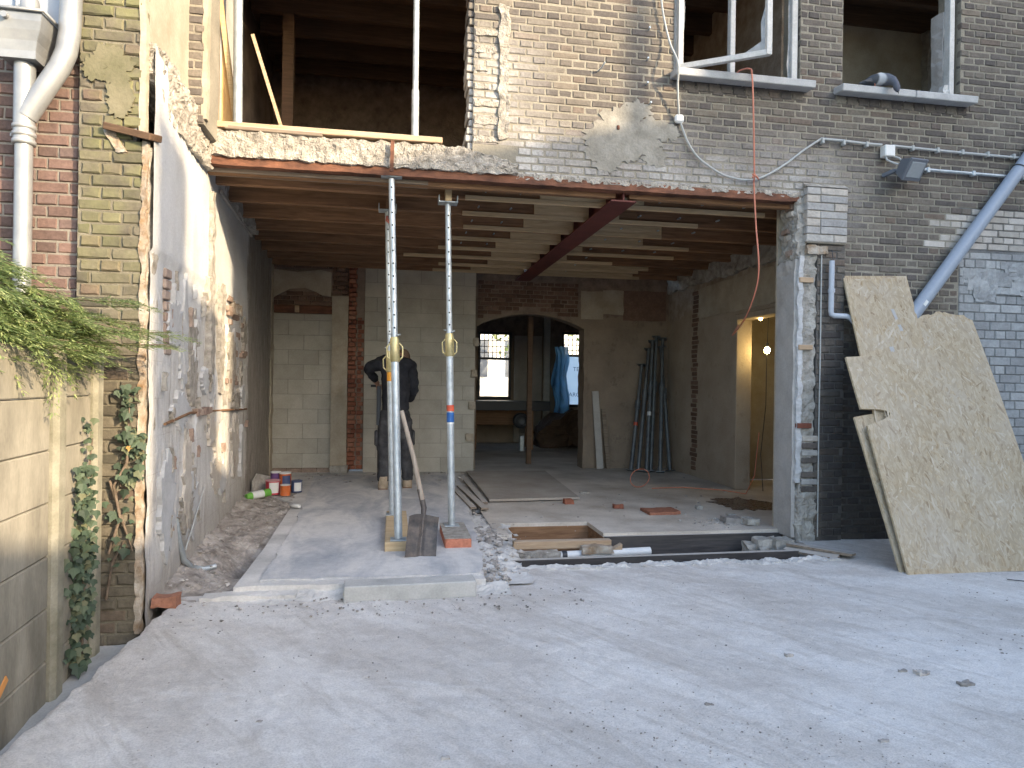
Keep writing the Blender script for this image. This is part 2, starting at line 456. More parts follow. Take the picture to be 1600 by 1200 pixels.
def inner_wall_mat(name, base1, base2, bare1, bare2, zsplit, amp=.7):
    N = Nodes(name); p = N.pos(); X, Y, Z = N.xyz(p)
    n1 = N.noise(p, 2.6, 6, .6); n2 = N.noise(p, 8, 5, .65); g = N.noise(p, 55, 4, .7)
    a = N.ramp(n1, [(.3, base1), (.7, base2)]); b = N.ramp(n2, [(.3, bare1), (.7, bare2)])
    f = N.smooth(N.math('ADD', Z, N.math('MULTIPLY', N.math('SUBTRACT', n1, .5), amp)), zsplit - .03, zsplit + .03)
    c = N.mix(f, a, b)
    stain = N.ramp(N.noise(p, 5.5, 6, .7), [(.58, 0), (.68, .6)])
    c = N.mix(stain, c, bare1)
    c = N.mix(.3, c, N.ramp(g, [(.3, .6), (.7, 1)]), 'MULTIPLY')
    N.bump(N.math('ADD', n2, g), .6, .012)
    return N.done(c, .92, 0, .2)
m['arch_wall'] = inner_wall_mat('arch_wall', (.22, .17, .13), (.31, .25, .19), (.16, .115, .09), (.33, .26, .21), 2.35)
m['right_wall'] = inner_wall_mat('right_wall', (.33, .27, .21), (.42, .355, .28), (.25, .2, .155), (.46, .4, .33), 2.3)
m['ash_block'] = pm('ash_block', (.42, .395, .335), (.53, .505, .44), 4, 7, .9, .3, 90, .004, rnd=.16)
m['block_joint'] = pm('block_joint', (.2, .2, .18), (.28, .28, .26), 9, 4, .95, .4)

def wood_mat(name, c1, c2, scale=3, dust=0.0, rnd=.25, stretch=(.6, 9, 9), coord='obj', rough=.75):
    N = Nodes(name)
    v0 = N.obj() if coord == 'obj' else N.pos()
    v = N.mapping(v0, stretch)
    a = N.noise(v, scale, 6, .6, 1.2); g = N.noise(v, scale * 7, 3, .6)
    c = N.ramp(a, [(.3, c1), (.68, c2)])
    c = N.mix(.4, c, N.ramp(g, [(.3, .55), (.7, 1)]), 'MULTIPLY')
    c = N.mix(1.0, c, N.ramp(N.rand(), [(0, 1 - rnd), (1, 1)]), 'MULTIPLY')
    if dust:
        nz = N.xyz(N.n('ShaderNodeNewGeometry').outputs['Normal'])[2]
        c = N.mix(N.math('MULTIPLY', N.smooth(nz, .2, .8), dust), c, (.5, .47, .43))
    N.bump(N.math('ADD', a, g), .3, .004)
    return N.done(c, rough, 0, .25)
m['wood_old'] = wood_mat('wood_old', (.18, .095, .048), (.37, .21, .115), coord='pos')
m['wood_pine'] = wood_mat('wood_pine', (.52, .38, .22), (.7, .54, .34), coord='pos', rnd=.15)
m['wood_boards'] = wood_mat('wood_boards', (.09, .055, .035), (.17, .105, .065), coord='pos')
m['wood_plank'] = wood_mat('wood_plank', (.4, .27, .17), (.58, .44, .3), dust=.2, coord='pos')
m['wood_weathered'] = wood_mat('wood_weathered', (.2, .15, .11), (.38, .31, .24), dust=.75, coord='pos')
m['wood_ply'] = wood_mat('wood_ply', (.5, .3, .12), (.66, .44, .2), coord='pos', rnd=.05, stretch=(4, 4, .7))
m['wood_edge'] = wood_mat('wood_edge', (.62, .42, .2), (.75, .55, .3), coord='pos', rnd=.05)
m['wood_handle'] = wood_mat('wood_handle', (.3, .24, .19), (.45, .38, .31), coord='pos', stretch=(9, 9, .7))
m['wood_tar'] = wood_mat('wood_tar', (.045, .042, .042), (.1, .09, .085), dust=.85, coord='pos')

def osb_mat():
    N = Nodes('strand_board'); o = N.obj()
    layers = []
    c = None
    for k, (ang, sc, th) in enumerate(((6, 15, .5), (34, 19, .5), (-28, 18, .52), (64, 17, .57))):
        wob = N.n('ShaderNodeVectorMath'); wob.operation = 'ADD'; N.l(o, wob.inputs[0]); nn = N.n('ShaderNodeTexNoise'); N.l(o, nn.inputs['Vector']); nn.inputs['Scale'].default_value = 3.0; vm = N.n('ShaderNodeVectorMath'); vm.operation = 'SCALE'; N.l(nn.outputs['Color'], vm.inputs[0]); vm.inputs['Scale'].default_value = .16; N.l(vm.outputs[0], wob.inputs[1])
        v = N.mapping(wob.outputs[0], (5.0, 1.0, 5.0), (0, 0, R(ang)))
        cell = N.voro(v, sc, 'F1', 1)
        val = N.xyz(cell)[0]
        cc = N.ramp(val, [(0, (.3, .21, .12)), (.2, (.4, .305, .19)), (.6, (.44, .345, .225)), (1, (.52, .425, .3))])
        f = N.ramp(N.noise(o, 3.2 + k * 2.7, 3, .6), [(th - .04, 0), (th + .04, 1)]) if k else None
        c = cc if c is None else N.mix(f, c, cc)
        layers.append(val)
    kn = N.voro(o, 3.3); c = N.mix(N.math('MULTIPLY', N.smooth(kn, .1, .03), .6), c, (.3, .17, .06))
    d = N.noise(o, 2.2, 4); c = N.mix(N.ramp(d, [(.42, 0), (.75, .4)]), c, (.56, .5, .42))
    c = N.mix(.4, c, N.ramp(N.noise(N.mapping(o, (3, 40, 40)), 8, 3), [(.3, .7), (.7, 1)]), 'MULTIPLY')
    N.bump(N.math('ADD', layers[0], layers[1]), .25, .003)
    return N.done(c, .8, 0, .25)
m['osb'] = osb_mat()
def flake_mat():
    N = Nodes('strand_flake'); o = N.obj()
    c = N.ramp(N.rand(), [(0, (.27, .19, .11)), (.08, (.36, .28, .18)), (.5, (.42, .335, .225)), (.9, (.475, .39, .275)), (1, (.54, .46, .345))])
    c = N.mix(.5, c, N.ramp(N.noise(N.mapping(o, (60, 6, 1)), 3, 4), [(.3, .72), (.7, 1)]), 'MULTIPLY')
    d = N.noise(o, 2.0, 5, .6); c = N.mix(N.ramp(d, [(.42, 0), (.72, .45)]), c, (.5, .45, .39)); d2 = N.noise(o, 4.5, 6, .7); c = N.mix(N.ramp(d2, [(.55, 0), (.75, .5)]), c, (.33, .25, .16))
    return N.done(c, .75, 0, .3)
m['osb_flake'] = flake_mat()
m['osb_edge'] = pm('strand_board_edge', (.42, .33, .21), (.62, .52, .36), 30, 4, .9, .5, 90, .004)

def metal_mat(name, c1, c2, scale=9, rough=.45, metal=.7, spec=.5):
    N = Nodes(name); o = N.obj()
    a = N.noise(o, scale, 6, .6); g = N.noise(o, 70, 3)
    c = N.ramp(a, [(.32, c1), (.68, c2)])
    N.bump(g, .12, .002)
    return N.done(c, N.ramp(g, [(.3, rough - .08), (.7, rough + .12)]), metal, spec)
m['galvanised'] = metal_mat('galvanised', (.36, .4, .42), (.55, .6, .63), 14, .45, .55)
m['zinc'] = metal_mat('zinc', (.24, .25, .26), (.36, .365, .365), 5, .45, .4)
m['steel_yellow'] = metal_mat('steel_yellow', (.42, .36, .17), (.58, .5, .28), 20, .4, .6)
m['steel_red'] = pm('steel_red_oxide', (.12, .036, .032), (.17, .052, .044), 5, 5, .6, .15, 60, .002)
m['rust'] = pm('rust', (.07, .035, .025), (.25, .11, .065), 7, 7, .9, .6, 50, .006, stretch=(.7, 1, 2))
m['shovel_steel'] = pm('shovel_steel', (.06, .06, .065), (.16, .135, .12), 14, 6, .55, .3, 80, .003, metal=.4, coord='obj')
m['pvc_grey'] = flat('pvc_grey', (.3, .34, .4), .4)
m['pvc_light'] = flat('pvc_light', (.42, .46, .52), .4)
m['pvc_white'] = flat('pvc_white', (.7, .7, .69), .4)
m['white_plastic'] = flat('white_plastic', (.72, .72, .7), .45)
m['frame_white'] = pm('frame_paint', (.48, .475, .45), (.6, .59, .57), 9, 5, .6, .2, 60, .002)
m['cable_grey'] = flat('cable_grey', (.4, .41, .4), .5)
m['cord_orange'] = flat('cord_orange', (.55, .2, .13), .5)
m['black_plastic'] = flat('black_plastic', (.035, .037, .042), .45)
m['lamp_grey'] = flat('lamp_grey', (.13, .145, .17), .45)
m['lamp_glass'] = flat('lamp_glass', (.3, .33, .35), .12)
m['hole_black'] = flat('hole_black', (.008, .008, .008), .9)
m['fence_concrete'] = pm('fence_concrete', (.18, .165, .13), (.36, .33, .265), 5, 7, .95, .4, 90, .004, stretch=(1, 1, .35))
m['post_concrete'] = pm('post_concrete', (.17, .16, .115), (.34, .32, .255), 5, 7, .95, .5, 90, .006)

def leaf_mat(name, tones, trans=.25):
    N = Nodes(name)
    c = N.ramp(N.rand(), tones)
    N.b.inputs['Transmission Weight'].default_value = 0
    N.b.inputs['Subsurface Weight'].default_value = 0
    N.done(c, .6, 0, .3)
    t = N.n('ShaderNodeBsdfTranslucent'); N.put(t.inputs[0], c)
    mx = N.n('ShaderNodeMixShader'); mx.inputs[0].default_value = trans
    N.l(N.b.outputs[0], mx.inputs[1]); N.l(t.outputs[0], mx.inputs[2])
    N.l(mx.outputs[0], N.nt.nodes['Material Output'].inputs[0])
    return N.mat
m['conifer'] = leaf_mat('conifer_needles', [(0, (.13, .19, .07)), (.35, (.23, .31, .12)), (.7, (.36, .43, .18)), (1, (.48, .52, .25))], .45)
m['ivy'] = leaf_mat('ivy_leaf', [(0, (.03, .045, .03)), (.4, (.05, .078, .05)), (.8, (.085, .12, .075)), (1, (.15, .15, .085))], .15)
m['bark'] = pm('bark', (.1, .075, .055), (.22, .17, .13), 20, 5, .95, .6, 60, .005)

# ------------------------------------------------------------------ helpers: brickwork
def bond(x0, x1, z0, z1, course, L, holes=(), phase=0.0, joint=.01, headers=True):
    out = []
    i0 = 0
    z = z0
    while z + course * .5 < z1:
        row = i0
        ln = L if (row % 2 == 0 or not headers) else L / 2
        off = phase + (L * .25 if row % 2 else (L * .5 if (row // 2) % 2 else 0)) + (0 if headers else (row % 2) * L * .25)
        zc = z + course / 2
        cut = [(a, b) for a, b, c, d in holes if c <= zc <= d]
        x = x0 - L + (off % L)
        while x < x1:
            segs = [(max(x, x0), min(x + ln, x1))]
            for a, b in cut:
                ns = []
                for s0, s1 in segs:
                    if b <= s0 or a >= s1: ns.append((s0, s1)); continue
                    if a > s0: ns.append((s0, a))
                    if b < s1: ns.append((b, s1))
                segs = ns
            for s0, s1 in segs:
                if s1 - s0 > .035: out.append((s0 + joint / 2, s1 - joint / 2, z + joint / 2, min(z + course, z1) - joint / 2))
            x += ln
        z += course
        i0 += 1
    return out

_bm = {}
def brick_points(w, h, d, rnd_, chip):
    """front toward -y at y=0, back at y=d ; centred in x and z"""
    def ring(ins, y, j):
        a, b = w / 2 - ins, h / 2 - ins
        pts = [(-a, -b), (rnd_.uniform(-.2, .2) * a, -b), (a, -b), (a, rnd_.uniform(-.2, .2) * b), (a, b), (rnd_.uniform(-.2, .2) * a, b), (-a, b), (-a, rnd_.uniform(-.2, .2) * b)]
        return [(x + rnd_.uniform(-j, j), y + rnd_.uniform(-j, j) * .4, z + rnd_.uniform(-j, j)) for x, z in pts]
    A = ring(.0, d, 0); B = ring(.0, chip * 1.2, chip * .35); C = ring(chip, 0.0, chip * .5)
    V = A + B + C
    F = [(k, (k + 1) % 8, 8 + (k + 1) % 8, 8 + k) for k in range(8)] + [(8 + k, 8 + (k + 1) % 8, 16 + (k + 1) % 8, 16 + k) for k in range(8)] + [tuple(range(16, 24))]
    return V, F

def px(X, Y, Z):
    xc = X * math.cos(PSI) - (Y + CAMD) * math.sin(PSI); zc = X * math.sin(PSI) + (Y + CAMD) * math.cos(PSI)
    if zc < .1: return None
    return 800 + FPX * xc / zc, 600 + FPX * (CAMH - Z) / zc, zc

def lay(parent, rects, y, depth, mat, chip=.005, rest_name='brick_courses', limit=300, jit=.004, piece='brick', key='b', vis=None):
    """rows of bricks whose faces look toward -y at depth y; the largest in view become objects of their own, the rest one mesh"""
    rr = random.Random(hash(key) % 1000 if not isinstance(key, str) else sum(map(ord, key)))
    def score(r):
        q = px((r[0] + r[1]) / 2, y, (r[2] + r[3]) / 2)
        if q is None or not (-15 < q[0] < 1615 and -15 < q[1] < 1215): return -1
        if vis and not vis((r[0] + r[1]) / 2, (r[2] + r[3]) / 2): return -1
        return (r[1] - r[0]) * (r[3] - r[2]) / q[2] ** 2
    order = sorted(rects, key=score, reverse=True)
    rest = MB()
    n = 0
    for r in order:
        w, h = r[1] - r[0], r[3] - r[2]
        cx, cz = (r[0] + r[1]) / 2, (r[2] + r[3]) / 2
        loc = (cx, y + rr.uniform(-jit, jit), cz)
        rot = (rr.uniform(-.01, .01), rr.uniform(-.012, .012), rr.uniform(-.012, .012))
        if score(r) > 0 and n < limit:
            k = (key, round(w * 25), round(h * 100), rr.randrange(4))
            if k not in _bm:
                V, F = brick_points(w, h, depth, rr, chip)
                me = bpy.data.meshes.new(piece); me.from_pydata(V, [], F); me.update(); me.materials.append(mat)
                _bm[k] = (me, w, h)
            me, bw, bh = _bm[k]
            link(piece, me, mat, parent, loc, rot, (w / bw, 1, h / bh))
            n += 1
        else:
            V, F = brick_points(w, h, depth, rr, chip)
            M4 = Matrix.Translation(loc) @ Euler(rot).to_matrix().to_4x4()
            rest.add([M4 @ Vector(v) for v in V], F)
    if rest.f: rest.build(rest_name, mat, parent, kind='stuff')

def blob(cx, cz_, rx, rz, seed, jag=.14, n=56):
    out = []
    for k in range(n):
        a = k / n * math.tau; c_, s_ = math.cos(a), math.sin(a)
        q = 1 + .3 * noise.noise(Vector((c_ * 1.3, s_ * 1.3, seed))) + jag * noise.noise(Vector((c_ * 5, s_ * 5, seed + 3))) + jag * .9 * noise.noise(Vector((c_ * 13, s_ * 13, seed + 7)))
        out.append((cx + rx * c_ * q, cz_ + rz * s_ * q))
    return out
def curve(pts, n=6):
    pts = [Vector(p) for p in pts]; P = [pts[0]] + pts + [pts[-1]]; out = []
    for i in range(1, len(P) - 2):
        p0, p1, p2, p3 = P[i - 1], P[i], P[i + 1], P[i + 2]
        for k in range(n):
            t = k / n
            out.append(.5 * ((2 * p1) + (p2 - p0) * t + (2 * p0 - 5 * p1 + 4 * p2 - p3) * t * t + (3 * p1 - p0 - 3 * p2 + p3) * t ** 3))
    return out + [pts[-1]]

# ================================================================== THE SETTING
g = MB(); g.grid(lambda u, v: (-300 + 600 * u, -300 + 600 * v, -.5), 8, 8)
tag(g.build('ground', m['earth']), 'bare earth below the yard and the house', 'ground', kind='structure')

def nz(x, y, s, k=0.0): return noise.noise(Vector((x * s, y * s, k)))
def left_edge(y): return -1.30 - .06 * (y + 2.1) * -1 * .9 + .02 * nz(y, 0, 6, 3) + .012 * nz(y, 0, 19, 4)
def yard_z(x, y):
    return (.010 * nz(x, y, 1.3, 5) + .005 * nz(x * 1.0 + y * .5, y * 2.2, 3.5, 6) + .0035 * nz(x, y, 9, 7) + .0016 * nz(x, y, 30, 8))
def jag(x): return -.56 + .05 * nz(x, 0, 3, 9) + .035 * nz(x, 0, 13, 2) + .02 * nz(x, 0, 33, 2)
YM = -1.0
def yx(u, y):
    xl = left_edge(max(-6, min(y, YM)))
    return xl + (11 - xl) * (u ** 1.5)
def yard_pt(u, v):
    y = -9 + (YM + 9) * (1 - (1 - v) ** 2.0)
    x = yx(u, y)
    return (x, y, yard_z(x, y) - .02 * max(0, 1 - u * 60) * (.5 + nz(x, y, 9, 2)))
NU, NV = 330, 220
yd = MB(); yd.grid(yard_pt, NU, NV, True)
def edge_strip(x0, x1, fn, n, k, skirt_too=True):
    def q(u, v):
        x = x0 + (x1 - x0) * u; y = YM + (fn(x) - YM) * v
        return (x, y, yard_z(x, y) - (.02 * (nz(x, 0, 11, 5) + .5) * max(0, (v - .93) / .07) if skirt_too else 0))
    yd.grid(q, n, k, True)
    if skirt_too:
        V = []
        for i in range(n + 1):
            x, y, z = q(i / n, 1); V += [(x, y, z), (x, y + .012, z - .05), (x, y - .02, -.52)]
        yd.add(V, [(3 * i + c, 3 * i + c + 1, 3 * i + 4 + c, 3 * i + 3 + c) for i in range(n) for c in (0, 1)])
edge_strip(.62, 3.42, jag, 160, 26)
edge_strip(3.42, 11, lambda x: .02, 130, 40, False)
for xx in (.62, 3.42):
    V = []
    for j in range(21):
        y = YM + (.02 - YM) * j / 20; z = yard_z(xx, y) - .001; V += [(xx, y, z), (xx, y, -.52)]
    if xx > 1: yd.add(V, [(2 * i, 2 * i + 1, 2 * i + 3, 2 * i + 2) for i in range(20)])
V = []
for j in range(NV + 1):
    x, y, z = yd.v[j * (NU + 1)]; V += [(x, y, z), (x - .012 * nz(x, y, 20), y, z - .07), (x + .012, y, -.52)]
yd.add(V, [(3 * i + c, 3 * i + c + 1, 3 * i + 4 + c, 3 * i + 3 + c) for i in range(NV) for c in (0, 1)])
tag(yd.build('yard', m['yard']), 'dusty pale concrete yard slab in front of the house', 'yard', kind='structure')

gt = MB(); gt.grid(lambda u, v: (-2.0 + .85 * u, -6 + 4.75 * v, -.16 + .02 * nz(u * 2, v * 20, 3, 1)), 10, 60)
tag(gt.build('gutter', m['concrete']), 'sunken concrete strip between the fence and the yard slab', 'gutter', kind='structure')

# dirt and trench beside the party wall
def dirt_pt(u, v):
    y = -1.12 + 3.7 * v
    x0 = -1.42 - .05 * y + .0
    x1 = -.9 - .06 * max(0, y - .3)
    x = x0 + (x1 - x0) * u
    hole = math.exp(-(((x + 1.06) / .2) ** 2 + ((y + .05) / .42) ** 2))
    z = .05 * v + .06 * (1 - u) ** 2 - .2 * hole + .04 * nz(x, y, 5, 2) + .022 * nz(x, y, 14, 3) + .012 * nz(x, y, 34, 3)
    if v < .06: z = min(z, .0 + .03 * nz(x, y, 9))
    return (x, y, z)
dt = MB(); dt.grid(dirt_pt, 40, 170, False)
tag(dt.build('dirt_strip', m['dirt']), 'loose dirt and rubble trench along the party wall', 'dirt', kind='stuff')

# concrete pad of the extension
pd = MB()
def pad_pt(u, v):
    y = -1.03 + 5.65 * v
    xl = -.93 - .03 * max(0, y) - (.5 * max(0, min(1, (y - 1.9) / .8)))
    xr = .60 + .075 * (y + 1) + .02 * nz(y, 0, 9, 3)
    x = xl + (xr - xl) * u
    yy = y + (.02 * nz(x, 0, 8, 1) if v == 0 else 0)
    return (x, yy, .06 + .006 * nz(x, yy, 2.2, 4) + .003 * nz(x, yy, 12, 1))
pd.grid(pad_pt, 60, 120)
def skirt(mb, seq, dz):
    V = []
    for (x, y, z) in seq: V += [(x, y, z), (x, y, z - dz)]
    mb.add(V, [(2 * i, 2 * i + 1, 2 * i + 3, 2 * i + 2) for i in range(len(seq) - 1)])
skirt(pd, [pad_pt(i / 60, 0) for i in range(61)], .4)
skirt(pd, [pad_pt(0, j / 120) for j in range(121)], .4)
skirt(pd, [pad_pt(1, j / 120) for j in range(121)], .4)
tag(pd.build('floor_pad', m['pad']), 'dusty concrete floor pad left by the props', 'floor', kind='structure')

def scr_edge(t):
    c_ = [(-.80, -.93), (.60, -.95), (.66, -.2), (.80, 2.0), (.86, 3.9), (-1.0, 3.9), (-.86, 1.6), (-.80, .2)]
    i = int(t * 8) % 8; f = t * 8 - int(t * 8); a, b = c_[i], c_[(i + 1) % 8]
    x, y = a[0] + (b[0] - a[0]) * f, a[1] + (b[1] - a[1]) * f
    return (x + .03 * nz(x, y, 4, 2) + .015 * nz(x, y, 14, 5), y + .03 * nz(x, y, 4, 7) + .015 * nz(x, y, 14, 9))
sl = MB(); sl.prism([scr_edge(k / 200) for k in range(200)], lambda a, b, t: (a, b, t), .0735, .055)
tag(sl.build('screed_layer', m['screed']), 'thin smooth screed layer on top of the floor pad', 'screed', kind='structure')
# wooden floor of the main room, with a hatch cut in it
fl = MB()
HX0, HX1, HY0, HY1, FZ = .96, 1.77, .20, .69, .06
def slab(x0, x1, y0, y1):
    nx, ny = max(2, int((x1 - x0) / .05)), max(2, int((y1 - y0) / .05))
    fl.grid(lambda u, v: (x0 + (x1 - x0) * u, y0 + (y1 - y0) * v, FZ + .004 * nz(x0 + (x1 - x0) * u, y0 + (y1 - y0) * v, 3, 8) * (0 if u in (0, 1) or v in (0, 1) else 1)), nx, ny)
slab(HX1, 4.3, .2, HY1); slab(.86, HX0, .2, HY1); slab(.86, 4.3, HY1, 4.95)
for a in (((HX1, .2), (4.3, .2)), ((.86, .2), (HX0, .2)), ((HX0, HY1), (HX1, HY1)), ((HX1, .2), (HX1, HY1)), ((HX0, HY1), (HX0, .2))):
    skirt(fl, [(*a[0], FZ), (*a[1], FZ)], .035)
tag(fl.build('floor', m['dusty_floor']), 'dust covered boarded floor of the open ground floor room', 'floor', kind='structure')
ff = MB(); ff.grid(lambda u, v: (-.2 + 5.2 * u, 4.95 + 4.4 * v, .05), 30, 30)
tag(ff.build('floor_back_room', m['dusty_floor']), 'dim floor of the back room beyond the arch', 'floor', kind='structure')
fu = MB(); fu.box(-1.5, 6.2, .02, 4.6, 3.075, 3.11)
tag(fu.build('upper_floor', m['wood_boards']), 'dark floorboards of the upper storey seen from below', 'floor', kind='structure')
st = MB(); st.grid(lambda u, v: (-30 + 70 * u, 9.45 + 50 * v, -.02), 6, 6)
tag(st.build('street', m['concrete']), 'pale street beyond the far windows', 'street', kind='structure')

# ================================================================== THE HOUSE
house = empty('brick_house', (1.0, .1, 0), 'gutted brown brick house with a wide opening torn through its ground floor', 'house')
TOP = 5.9
XR = 7.6
OPEN = [(-1.39, .585, 3.10, TOP), (2.26, 3.40, 3.92, 5.45), (3.81, 4.97, 3.92, 5.45), (-2.2, 3.44, -1, 2.95), (-2.2, .93, 2.9, 3.2),
        (3.40, 3.84, -1, 2.55), (4.98, XR + 1, -1, 2.56)]
C0 = .0616
zb = 2.95 - 48 * C0
WHITE = lambda x, z: x > (4.74 + .11 * ((int((z - zb) / C0) * 7) % 3 - 1)) and 2.50 < z < 2.915 + (.0 if x < 5.1 else .03)
rects = bond(-1.66, XR, zb, TOP, C0, .219, OPEN, .04)
white = [r for r in rects if WHITE((r[0] + r[1]) / 2, (r[2] + r[3]) / 2)]
brown = [r for r in rects if not WHITE((r[0] + r[1]) / 2, (r[2] + r[3]) / 2)]
def osb_hide(x, z): return not (3.75 < x < 5.1 and z < 1.9)
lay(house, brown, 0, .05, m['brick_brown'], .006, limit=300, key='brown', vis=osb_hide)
lay(house, white, 0, .05, m['brick_white'], .004, 'white_brick_courses', limit=0, key='white')
grey = bond(4.99, XR, -.05, 2.56, .0795, .219, (), .11)
lay(house, grey, .004, .05, m['brick_grey'], .004, 'painted_brick_courses', limit=0, key='grey', jit=.003)
gr = MB()
for k in range(26):   # patchy render remains at the head of the painted panel
    a, z = random.uniform(4.98, 6.2), random.uniform(2.2, 2.52)
    gr.rough(a, a + random.uniform(.12, .4), -.004, .03, z - random.uniform(.05, .14), z, .035, .012, 14, k)
gr.build('render_remains', m['brick_grey'], house)
# mortar bed (real wall body with openings), pieces butted
mo = MB()
def wall(x0, x1, z0, z1): mo.box(x0, x1, .0055, .27, z0, z1)
mo.box(-1.66, -1.395, .008, .27, 3.1, TOP); mo.build('mortar', m['mortar'], house); mo = MB(); wall(.59, 2.255, 2.955, TOP); wall(2.255, 3.405, 2.955, 3.91); wall(2.255, 3.405, 5.45, TOP)
wall(3.405, 3.805, 2.955, TOP); wall(3.805, 4.975, 2.955, 3.91); wall(3.805, 4.975, 5.45, TOP); wall(4.975, XR, 2.955, TOP)
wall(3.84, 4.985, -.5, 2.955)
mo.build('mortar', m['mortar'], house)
mg = MB(); mg.box(4.985, XR, .012, .27, -.5, 2.955); mg.build('mortar_bed', m['mortar_grey'], house)
# broken brick reveal of the upper opening
for k in range(42):
    z = 3.16 + k * C0
    if z > 5.6: break
    d = random.uniform(-.012, .018)
    o = MB(); o.cbox(.545 + d, .60, .02 + random.uniform(0, .02), .26, z + .004, z + C0 - .006, .006)
    o.build('reveal_brick', m['brick_pier'] if z < 3.8 else m['brick_brown'], house)
lp_ = [q for q in bond(-1.53, -1.30, 3.06, 6.0, C0, .219, (), .05)]
lay(house, lp_, -.40, .06, m['brick_brown'], .006, limit=90, key='bay', rest_name='bay_courses')
o = MB(); o.box(-1.525, -1.303, -.394, .0, 3.06, 6.0); o.build('bay_mortar', m['mortar'], house)
o = MB(); o.rough(-1.318, -1.285, -.40, -.33, 3.1, 6.0, .03, .008, 11, 3); o.build('bay_plaster_edge', m['plaster_cream'], house)
sc_ = MB(); sc_.rough(.79, .87, -.025, .03, 3.25, 4.3, .03, .022, 13, 4, warp=None); sc_.build('torn_wall_scar', m['rough_concrete'], house)
for k in range(7):
    z = 3.22 + k * .14
    o = MB(); o.rough(.6, .6 + random.uniform(.08, .2), -.008, .03, z, z + random.uniform(.03, .06), .025, .01, 16, k * 3.1); o.build('white_dust_crust', m['rough_concrete'], house)

# plaster patch with ragged outline on the bricks
pp = MB()
pp.prism(blob(1.88, 3.36, .33, .21, 2.2, .3, 90), lambda a, b, t: (a, t, b), -.006, .012)
for q in range(5): pp.prism(blob((1.62, 2.1, 1.95, 2.2, 1.7)[q], (3.2, 3.19, 3.58, 3.42, 3.12)[q], .12, .07, q * 3.3, .4, 50), lambda a, b, t: (a, t, b), -.0045 - .0004 * q, .012)
pp.build('plaster_patch', m['plaster_patch'], house)

# rough concrete band left after the bay was torn off
cb = MB()
def cwarp(p):
    t = max(0, min(1, (p.x + 1.4) / 2.35))
    top = 3.155 - .0 * t - (.10 * max(0, (t - .82) / .18))
    base = 2.965
    f = (p.z - 2.965) / .19
    return (p.x, p.y, base + (top - base) * f)
cb.rough(-1.44, .95, -.035, .2, 2.965, 3.155, .0135, .017, 19, 2.3, warp=cwarp)
cb.build('broken_concrete_band', m['rough_concrete'], house)
lt = MB()
lt.rough(-1.5, 3.40, -.01, .19, 2.905, 2.968, .04, .007, 7, 5)
lt.build('steel_lintel', m['rust'], house)
lt = MB(); lt.bar((-1.46, .13, 2.888), (.25, .13, 2.888), .12, .03); lt.build('lintel_timber', m['wood_weathered'], house)
o = MB(); o.rough(.93, 3.42, -.012, .02, 2.945, 2.985, .012, .013, 24, 4.4); o.build('mortar_crust', m['rough_concrete'], house)

# windows of the upper storey -------------------------------------------------
def sill(x0, x1, parent):
    o = MB(); mt = Matrix.Rotation(R(6), 4, 'X'); mt.translation = (0, 0, 3.885)
    o.cbox(x0, x1, -.13, .12, -.032, .028, .006, mt); return o.build('window_sill', m['stone_grey'], parent)
def glass_shard(parent, pts, y, nm='broken_pane'):
    o = MB(); o.prism(pts, lambda a, b, t: (a, t, b), y, y + .004); return o.build(nm, m['pane'], parent)
def glass_mat():
    N = Nodes('dusty_glass'); p = N.obj()
    N.b.inputs['Alpha'].default_value = .55
    return N.done(N.ramp(N.noise(p, 20, 4), [(.3, (.35, .36, .36)), (.7, (.55, .55, .54))]), .35, 0, .5)
m['pane'] = glass_mat()
w1 = MB(); fw = .055
w1.cbox(2.265, 2.265 + fw, .03, .1, 3.915, 5.45, .004); w1.cbox(3.34, 3.395, .03, .1, 3.915, 5.45, .004); w1.cbox(2.32, 3.34, .03, .1, 5.39, 5.45, .004)
w1.cbox(2.775, 2.82, .035, .095, 3.915, 5.39, .004)
W1 = w1.build('window', m['frame_white'], house, label='casement window with smashed panes hanging open')
sill(2.225, 3.47, W1)
cs = MB()   # opened casement, hinged on the left stile and swung outward
def cz(a, h): return (2.30 + a * .80, -.02 - a * .52, h)
cs.bar(cz(0, 3.95), cz(.72, 3.95), .04, .045, c=.003); cs.bar(cz(.72, 3.93), cz(.72, 5.38), .045, .04, up=(0, 1, 0), c=.003); cs.bar(cz(0, 5.36), cz(.72, 5.36), .04, .045, c=.003); cs.bar(cz(0.0, 3.93), cz(0.0, 5.38), .045, .04, up=(0, 1, 0), c=.003)
cs.build('casement', m['frame_white'], W1)
def cpt(a, b, t):
    x, y, z = cz(a, b); return (x, y + t, z)
for pts in ([(.7, 3.97), (.7, 4.35), (.66, 4.2), (.665, 4.05), (.52, 3.97)], [(.7, 4.42), (.7, 4.9), (.66, 4.8), (.685, 4.7), (.65, 4.6), (.68, 4.5)]):
    o = MB(); o.prism(pts, cpt, 0, .004); o.build('broken_pane', m['pane'], W1)
glass_shard(W1, [(2.32, 3.93), (2.46, 3.93), (2.4, 4.0), (2.345, 4.06), (2.335, 4.2), (2.37, 4.32), (2.375, 4.5), (2.36, 4.62), (2.355, 4.8), (2.32, 4.9)], .06)
glass_shard(W1, [(3.34, 3.94), (3.34, 4.7), (3.32, 4.6), (3.325, 4.3), (3.31, 4.1), (3.325, 3.99)], .06)
w2 = MB()
w2.cbox(4.885, 4.935, .03, .1, 3.915, 5.45, .004); w2.cbox(3.82, 4.885, .03, .1, 5.39, 5.45, .004)
W2 = w2.build('window', m['frame_white'], house, label='empty window opening with one white jamb left')
sill(3.72, 4.42, W2); sill(4.425, 5.04, W2)
